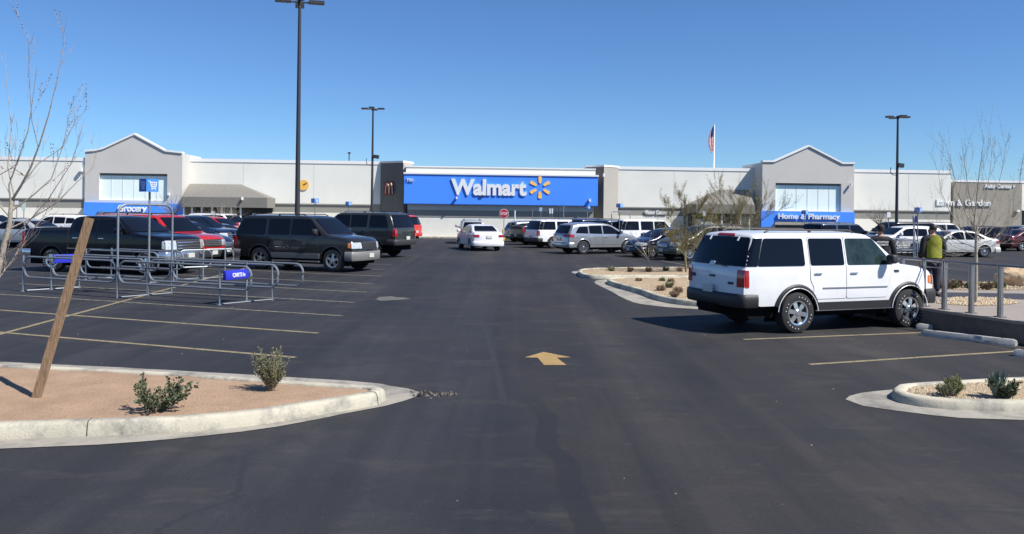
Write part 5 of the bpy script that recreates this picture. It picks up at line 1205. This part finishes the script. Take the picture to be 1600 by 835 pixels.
px_tree('bare_tree', DT, ([(-34, 640), (-22, 540), (-10, 450), (4, 392), (15, 350), (18, 312)], .050, .021), [
    ([(18, 314), (32, 292), (48, 262), (62, 225), (76, 180), (88, 130), (100, 68)], .020, .003),
    ([(17, 320), (14, 290), (28, 250), (44, 205), (52, 150), (58, 105)], .013, .003),
    ([(16, 340), (0, 322), (-25, 300), (-50, 260), (-60, 200)], .014, .003),
    ([(14, 358), (48, 342), (88, 318), (120, 285), (146, 262), (150, 240)], .013, .002),
    ([(18, 330), (52, 305), (80, 280), (98, 230), (112, 165), (130, 130)], .012, .002),
    ([(36, 285), (60, 256), (96, 232), (118, 188), (142, 165)], .008, .002),
    ([(8, 380), (40, 352), (75, 312), (110, 258), (128, 205)], .010, .002),
    ([(40, 276), (20, 262), (-5, 276), (-30, 300)], .010, .004), ([(22, 305), (12, 262), (18, 200), (10, 130), (8, 80)], .010, .002),
    ([(60, 232), (50, 190), (46, 130), (44, 60)], .006, .002), ([(2, 400), (30, 385), (52, 358), (72, 345)], .006, .002), ([(-5, 440), (15, 412), (36, 382)], .006, .002)],
    'pale bare tree leaning in from the left edge of the red dirt island', .13, .5, tw=(6, .32), buds=True, budn=.25, lr=.78, twigm=mat('pinkish_twig', (.38, .30, .27), .85, 0, .2, 9), bs=.8)
D2 = P(1524, 474, HP).y
px_tree('bare_tree', D2, ([(1524, 474), (1525, 430), (1525, 395), (1526, 352)], .045, .030), [
    ([(1526, 372), (1522, 350), (1526, 310), (1530, 270), (1538, 215)], .020, .003), ([(1526, 362), (1510, 335), (1496, 300), (1488, 262), (1478, 225)], .016, .003),
    ([(1526, 368), (1542, 342), (1556, 305), (1566, 265), (1572, 225)], .016, .003), ([(1526, 376), (1500, 355), (1484, 330), (1470, 300), (1466, 268)], .012, .003),
    ([(1527, 384), (1556, 372), (1575, 352), (1590, 326)], .010, .002), ([(1525, 388), (1500, 378), (1478, 362), (1462, 350)], .010, .002), ([(1526, 356), (1540, 315), (1548, 260), (1552, 212)], .012, .002),
    ([(1524, 346), (1514, 300), (1506, 250), (1502, 215)], .012, .002), ([(1526, 380), (1548, 360), (1572, 330), (1592, 290), (1598, 250)], .010, .002), ([(1525, 394), (1506, 396), (1490, 405)], .007, .002), ([(1526, 390), (1548, 386), (1566, 380)], .007, .002)],
    'bare young tree with a pale trunk standing in the gravel patch behind the railing', HP, .6, tw=(10, .60), buds=True, twigm=M_BARK, ang=.5)
# wispy desert trees on the middle islands
D3 = P(1015, 424, .13).y
px_tree('desert_tree', D3, ([(1016, 424), (1015, 412), (1012, 402)], .030, .022), [([(1012, 404), (1005, 390), (998, 378), (990, 372)], .014, .004), ([(1014, 400), (1024, 384), (1038, 372), (1048, 366)], .013, .004), ([(1013, 403), (1014, 380), (1018, 364)], .012, .004), ([(1013, 406), (1000, 392), (992, 384)], .010, .004), ([(1014, 402), (1032, 390), (1046, 380)], .010, .004)],
    'small spreading leafless tree on the farther middle island, left of the denser one', .13, .5, M_BARK, M_GTWIG, (8, .55), sub=2, ang=.6)
D4 = P(1075, 426, .13).y
px_tree('desert_tree', D4, ([(1072, 426), (1071, 408), (1070, 395)], .045, .035), [([(1070, 398), (1064, 370), (1050, 345), (1040, 322)], .018, .004), ([(1070, 396), (1078, 365), (1088, 335), (1098, 315)], .018, .004), ([(1070, 394), (1070, 360), (1068, 330), (1064, 308)], .018, .004), ([(1070, 400), (1056, 382), (1046, 366)], .014, .004), ([(1071, 400), (1092, 382), (1108, 362), (1122, 345)], .014, .004), ([(1070, 396), (1084, 376), (1100, 350), (1112, 326)], .014, .004)],
    'wispy olive green desert tree rising between the navy sedan and the white SUV', .13, .7, M_GTWIG, M_GTWIG, (27, .5), leafm=M_OLIVE, leafn=8, leafs=(.06, .009), sub=2, ang=.55)
D5 = 33.0
px_tree('desert_tree', D5, ([(1150, 420), (1150, 385), (1149, 362)], .05, .04), [([(1149, 366), (1140, 340), (1128, 318), (1122, 300)], .018, .004), ([(1149, 364), (1158, 335), (1166, 312), (1172, 296)], .018, .004), ([(1149, 362), (1150, 335), (1146, 310)], .016, .004), ([(1150, 368), (1172, 345), (1188, 322), (1200, 305)], .014, .004), ([(1150, 370), (1176, 352), (1204, 335), (1222, 325)], .012, .004), ([(1149, 370), (1122, 352), (1104, 344)], .012, .004)],
    'thin olive tree whose wisps cross the front of the right canopy', 0, .8, M_GTWIG, M_GTWIG, (20, .6), leafm=M_OLIVE, leafn=7, leafs=(.06, .009), sub=2, ang=.55)
for i, (px, py, D, hpx, wpx, lab) in enumerate(((268, 372, 58, 70, 40, 'bare bushy tree before the right corner of the left entrance'), (348, 372, 58, 48, 40, 'bare rounded tree before the left canopy glazing'), (1375, 376, 60, 50, 34, 'bare bushy tree right of the right entrance, left of its light pole'))):
    lim = []
    for k in range(9):
        a = -1+2*k/8; lim.append(([(px, py-hpx*.45), (px+a*wpx*.45, py-hpx*.7), (px+a*wpx*.9, py-hpx*(1-.25*a*a))], .03, .006))
    px_tree('bare_tree', D, ([(px, py), (px, py-hpx*.5)], .07, .045), lim, lab, 0, 1.0, M_BARK, M_BARK, (9, .8), sub=2, ang=.5, bs=1.3)
# stake that once held the tree
b0 = P(57, 621, .14); sh = 1.93; tip = PD(140, 341, b0.y+.35); d = (tip-b0); L_ = d.length; o = empty('wooden_stake', b0[:], 0, 'leaning weathered wooden stake stuck in the red dirt', 'stake')
k = MB(); zz = d.normalized(); xx = Vector((1, 0, 0)); xx = (xx-zz*xx.dot(zz)).normalized(); yy = zz.cross(xx); M = Matrix((( xx.x, yy.x, zz.x, 0), (xx.y, yy.y, zz.y, 0), (xx.z, yy.z, zz.z, 0), (0, 0, 0, 1)))
k.box(-.047, .047, -.022, .022, -.2, L_, M); k.build('board', M_WOOD, o)
# ---------------------------------------------------------------- people
def skin(name, V_, E_, R_, m, parent, lvl=2, root=0):
    me = bpy.data.meshes.new(name); me.from_pydata(V_, E_, []); o = bpy.data.objects.new(name, me); COL.objects.link(o)
    md = o.modifiers.new('skin', 'SKIN'); 
    for i, r in enumerate(R_): me.skin_vertices[0].data[i].radius = (r if isinstance(r, tuple) else (r, r))
    me.skin_vertices[0].data[root].use_root = True; md.use_smooth_shade = True; md.branch_smoothing = .4
    sb = o.modifiers.new('sub', 'SUBSURF'); sb.levels = lvl; sb.render_levels = lvl
    dg = bpy.context.evaluated_depsgraph_get(); dg.update(); m2 = bpy.data.meshes.new_from_object(o.evaluated_get(dg)); bpy.data.objects.remove(o)
    m2.materials.clear(); r_ = link(name, m2, parent, m, 60); return r_
M_SKIN = mat('skin', (.35, .19, .12), .55); M_HAIR = mat('dark_hair', (.015, .012, .010), .6); M_JACK = mat('black_jacket', (.007, .007, .011), .8, 0, .3, 9, .5, 14); M_PANT = mat('dark_navy_trousers', (.016, .016, .035), .85, 0, .3, 9)
M_VEST = mat('hi_vis_vest', (.22, .235, .012), .8, 0, .15, 6, .4, 10); M_SHOE = mat('dark_shoe', (.02, .02, .02), .6)
def person(loc, rot, label, h=1.72, broad=1.0, armout=.08, vest=False, back=None, cap=False, apart=.10, rarm=None):
    o = empty('person', loc, rot, label, 'person'); s = h/1.72
    # local: +Y is the way the person faces, feet at z=0
    V_ = [(0, 0, .95), (0, .01, 1.12), (0, 0, 1.30), (0, -.01, 1.42), (0, .0, 1.50), (0, .01, 1.56), (0, .01, 1.66)]; R_ = [(.15*broad, .11), (.14*broad, .10), (.17*broad, .11), (.12*broad, .09), .052, .07, .078]
    E_ = [(i, i+1) for i in range(6)]
    def add(v, r, j): V_.append(v); R_.append(r); E_.append((j, len(V_)-1)); return len(V_)-1
    for sg in (-1, 1):
        k = add((sg*.19*broad, -.01, 1.40), .065, 3); ex = sg*(.23*broad+armout); k = add((ex, -.03, 1.12), .045, k); hx, hy, hz = (sg*(.24*broad+armout*1.1), .05, .88)
        k = add((hx, hy, hz), .030, k); w_ = add((hx, hy+.015, hz-.06), .034, k)
        for f_, (dx, dl) in enumerate(((-.030, .07), (-.010, .085), (.010, .08), (.028, .062))):
            a = add((hx+.004*sg, hy+.015+dx, hz-.10), .0105, w_); b = add((hx-.004*sg, hy+.018+dx, hz-.10-dl*.5), .009, a); add((hx-.016*sg, hy+.020+dx, hz-.10-dl*.9), .008, b)
        a = add((hx-.008*sg, hy+.055, hz-.07), .011, w_); add((hx-.014*sg, hy+.068, hz-.11), .009, a)
        k = add((sg*apart, 0, .86), (.085, .09), 0); k = add((sg*(apart+.01), .02, .48), .058, k); k = add((sg*(apart+.02), -.02, .09), .042, k); add((sg*(apart+.035), .14, .04), .038, k)
    V2 = [tuple(c_*s for c_ in v) for v in V_]
    skin('body', V2, E_, [(tuple(x*s for x in r) if isinstance(r, tuple) else r*s) for r in R_], M_SKIN, o)
    # head detail: ears, nose
    m = MB()
    for sg in (-1, 1): m.lathe([(0, -.01), (.028, 0), (.0, .012)], 10, Matrix.Translation((sg*.080*s, .0, 1.62*s)) @ Matrix.Rotation(sg*1.3, 4, 'Z'))
    m.build('ears', M_SKIN, o, 60)
    J = [(0, 0, .90), (0, 0, 1.12), (0, -.01, 1.30), (0, -.015, 1.41), (0, -.01, 1.475)]; RJ = [(.185*broad, .145), (.175*broad, .14), (.20*broad, .145), (.13*broad, .11), (.07, .065)]; EJ = [(0, 1), (1, 2), (2, 3), (3, 4)]
    for sg in (-1, 1):
        J.append((sg*.20*broad, -.015, 1.385)); RJ.append(.085); EJ.append((3, len(J)-1)); J.append((sg*(.235*broad+armout), -.035, 1.12)); RJ.append(.068); EJ.append((len(J)-2, len(J)-1)); J.append((sg*(.245*broad+armout*1.1), .045, .905)); RJ.append(.052); EJ.append((len(J)-2, len(J)-1))
    skin('jacket', [tuple(c_*s for c_ in v) for v in J], EJ, [(tuple(x*s for x in r) if isinstance(r, tuple) else r*s) for r in RJ], M_JACK, o, root=1)
    T_ = [(0, 0, .93)]; RT = [(.165*broad, .125)]; ET = []
    for sg in (-1, 1):
        for k, (v, r) in enumerate((((sg*(apart+.005), 0, .80), .112), ((sg*(apart+.01), .02, .48), .088), ((sg*(apart+.02), -.015, .10), .072))):
            T_.append(v); RT.append(r); ET.append((0 if k == 0 else len(T_)-2, len(T_)-1))
    skin('trousers', [tuple(c_*s for c_ in v) for v in T_], ET, [(tuple(x*s for x in r) if isinstance(r, tuple) else r*s) for r in RT], M_PANT, o)
    for sg in (-1, 1): link('shoe', rounded_box(sg*(apart+.03)-.05, sg*(apart+.03)+.05, -.09, .19, 0, .09, .03, 3), o, M_SHOE, 60)
    bm = bmesh.new(); bmesh.ops.create_uvsphere(bm, u_segments=20, v_segments=14, radius=1)
    for v in bm.verts:
        v.co = Vector((v.co.x*.088, v.co.y*.103-.004, v.co.z*.108)); 
        if v.co.y > .02 and v.co.z < .045: v.co.y = .02+(v.co.y-.02)*.3
        if v.co.z < -.05: v.co.z = -.05
        v.co += Vector((0, -.012, 1.645*s))
    me = bpy.data.meshes.new('hair'); bm.to_mesh(me); bm.free(); link('hair', me, o, M_HAIR, 60)
    if cap:
        bm = bmesh.new(); bmesh.ops.create_uvsphere(bm, u_segments=20, v_segments=14, radius=1)
        for v in bm.verts: v.co = Vector((v.co.x*.098, v.co.y*.112, max(0, v.co.z)*.10)); v.co += Vector((0, -.01, 1.68*s))
        me = bpy.data.meshes.new('cap'); bm.to_mesh(me); bm.free(); cp = link('cap', me, o, mat('black_cap', (.012, .012, .012), .8), 60)
        m = MB(); m.prism([(-.08, .07, 1.68*s), (.08, .07, 1.68*s), (.06, .19, 1.665*s), (-.06, .19, 1.665*s)], (0, 0, .008)); m.build('cap_peak', M_JACK, cp)
    if vest:
        # panel wrapped over the back and shoulders
        m = MB(); rows = []; 
        for j in range(9):
            z = (.93+.53*j/8)*s; wj = (.165 if j < 7 else (.15 if j == 7 else .11))*broad
            rows.append([(wj*1.02*sin(t)*1.05+.015, -(.150+.012*cos(j*.9))*cos(t)*(1 if j < 7 else .9)-.012, z+.02*cos(t*2)*(1 if j == 8 else 0)) for t in np.linspace(-1.25, 1.35, 13)])
        vs = [v for r in rows for v in r]; m.add(vs, [(j*13+i, j*13+i+1, (j+1)*13+i+1, (j+1)*13+i) for j in range(8) for i in range(12)])
        vo = m.build('safety_vest', M_VEST, o, 60); sol = None
    if back:
        for t_, z in back:
            me = text_mesh(t_, .215*broad, .042, .004, .02)
            q = link('back_lettering', me, o, M_WHITE); q.location = (-.108*broad, -.162*s, z*s)
    return o
c = P(1456, 463, HP); person((c.x, c.y, HP), radians(4), 'person in dark clothes and a yellow-green vest standing at the railing, back turned', 1.73, 1.15, .0, vest=True)
pp = PD(1376, 354, c.y+.1); hgt = pp.z-HP; person((pp.x, pp.y, HP), radians(-6), 'person in a black jacket and cap with white lettering on the back', hgt/1.0, 1.25, .02, back=[('MOUNTAIN', 1.315), ('SECURITY', 1.245)], cap=True)
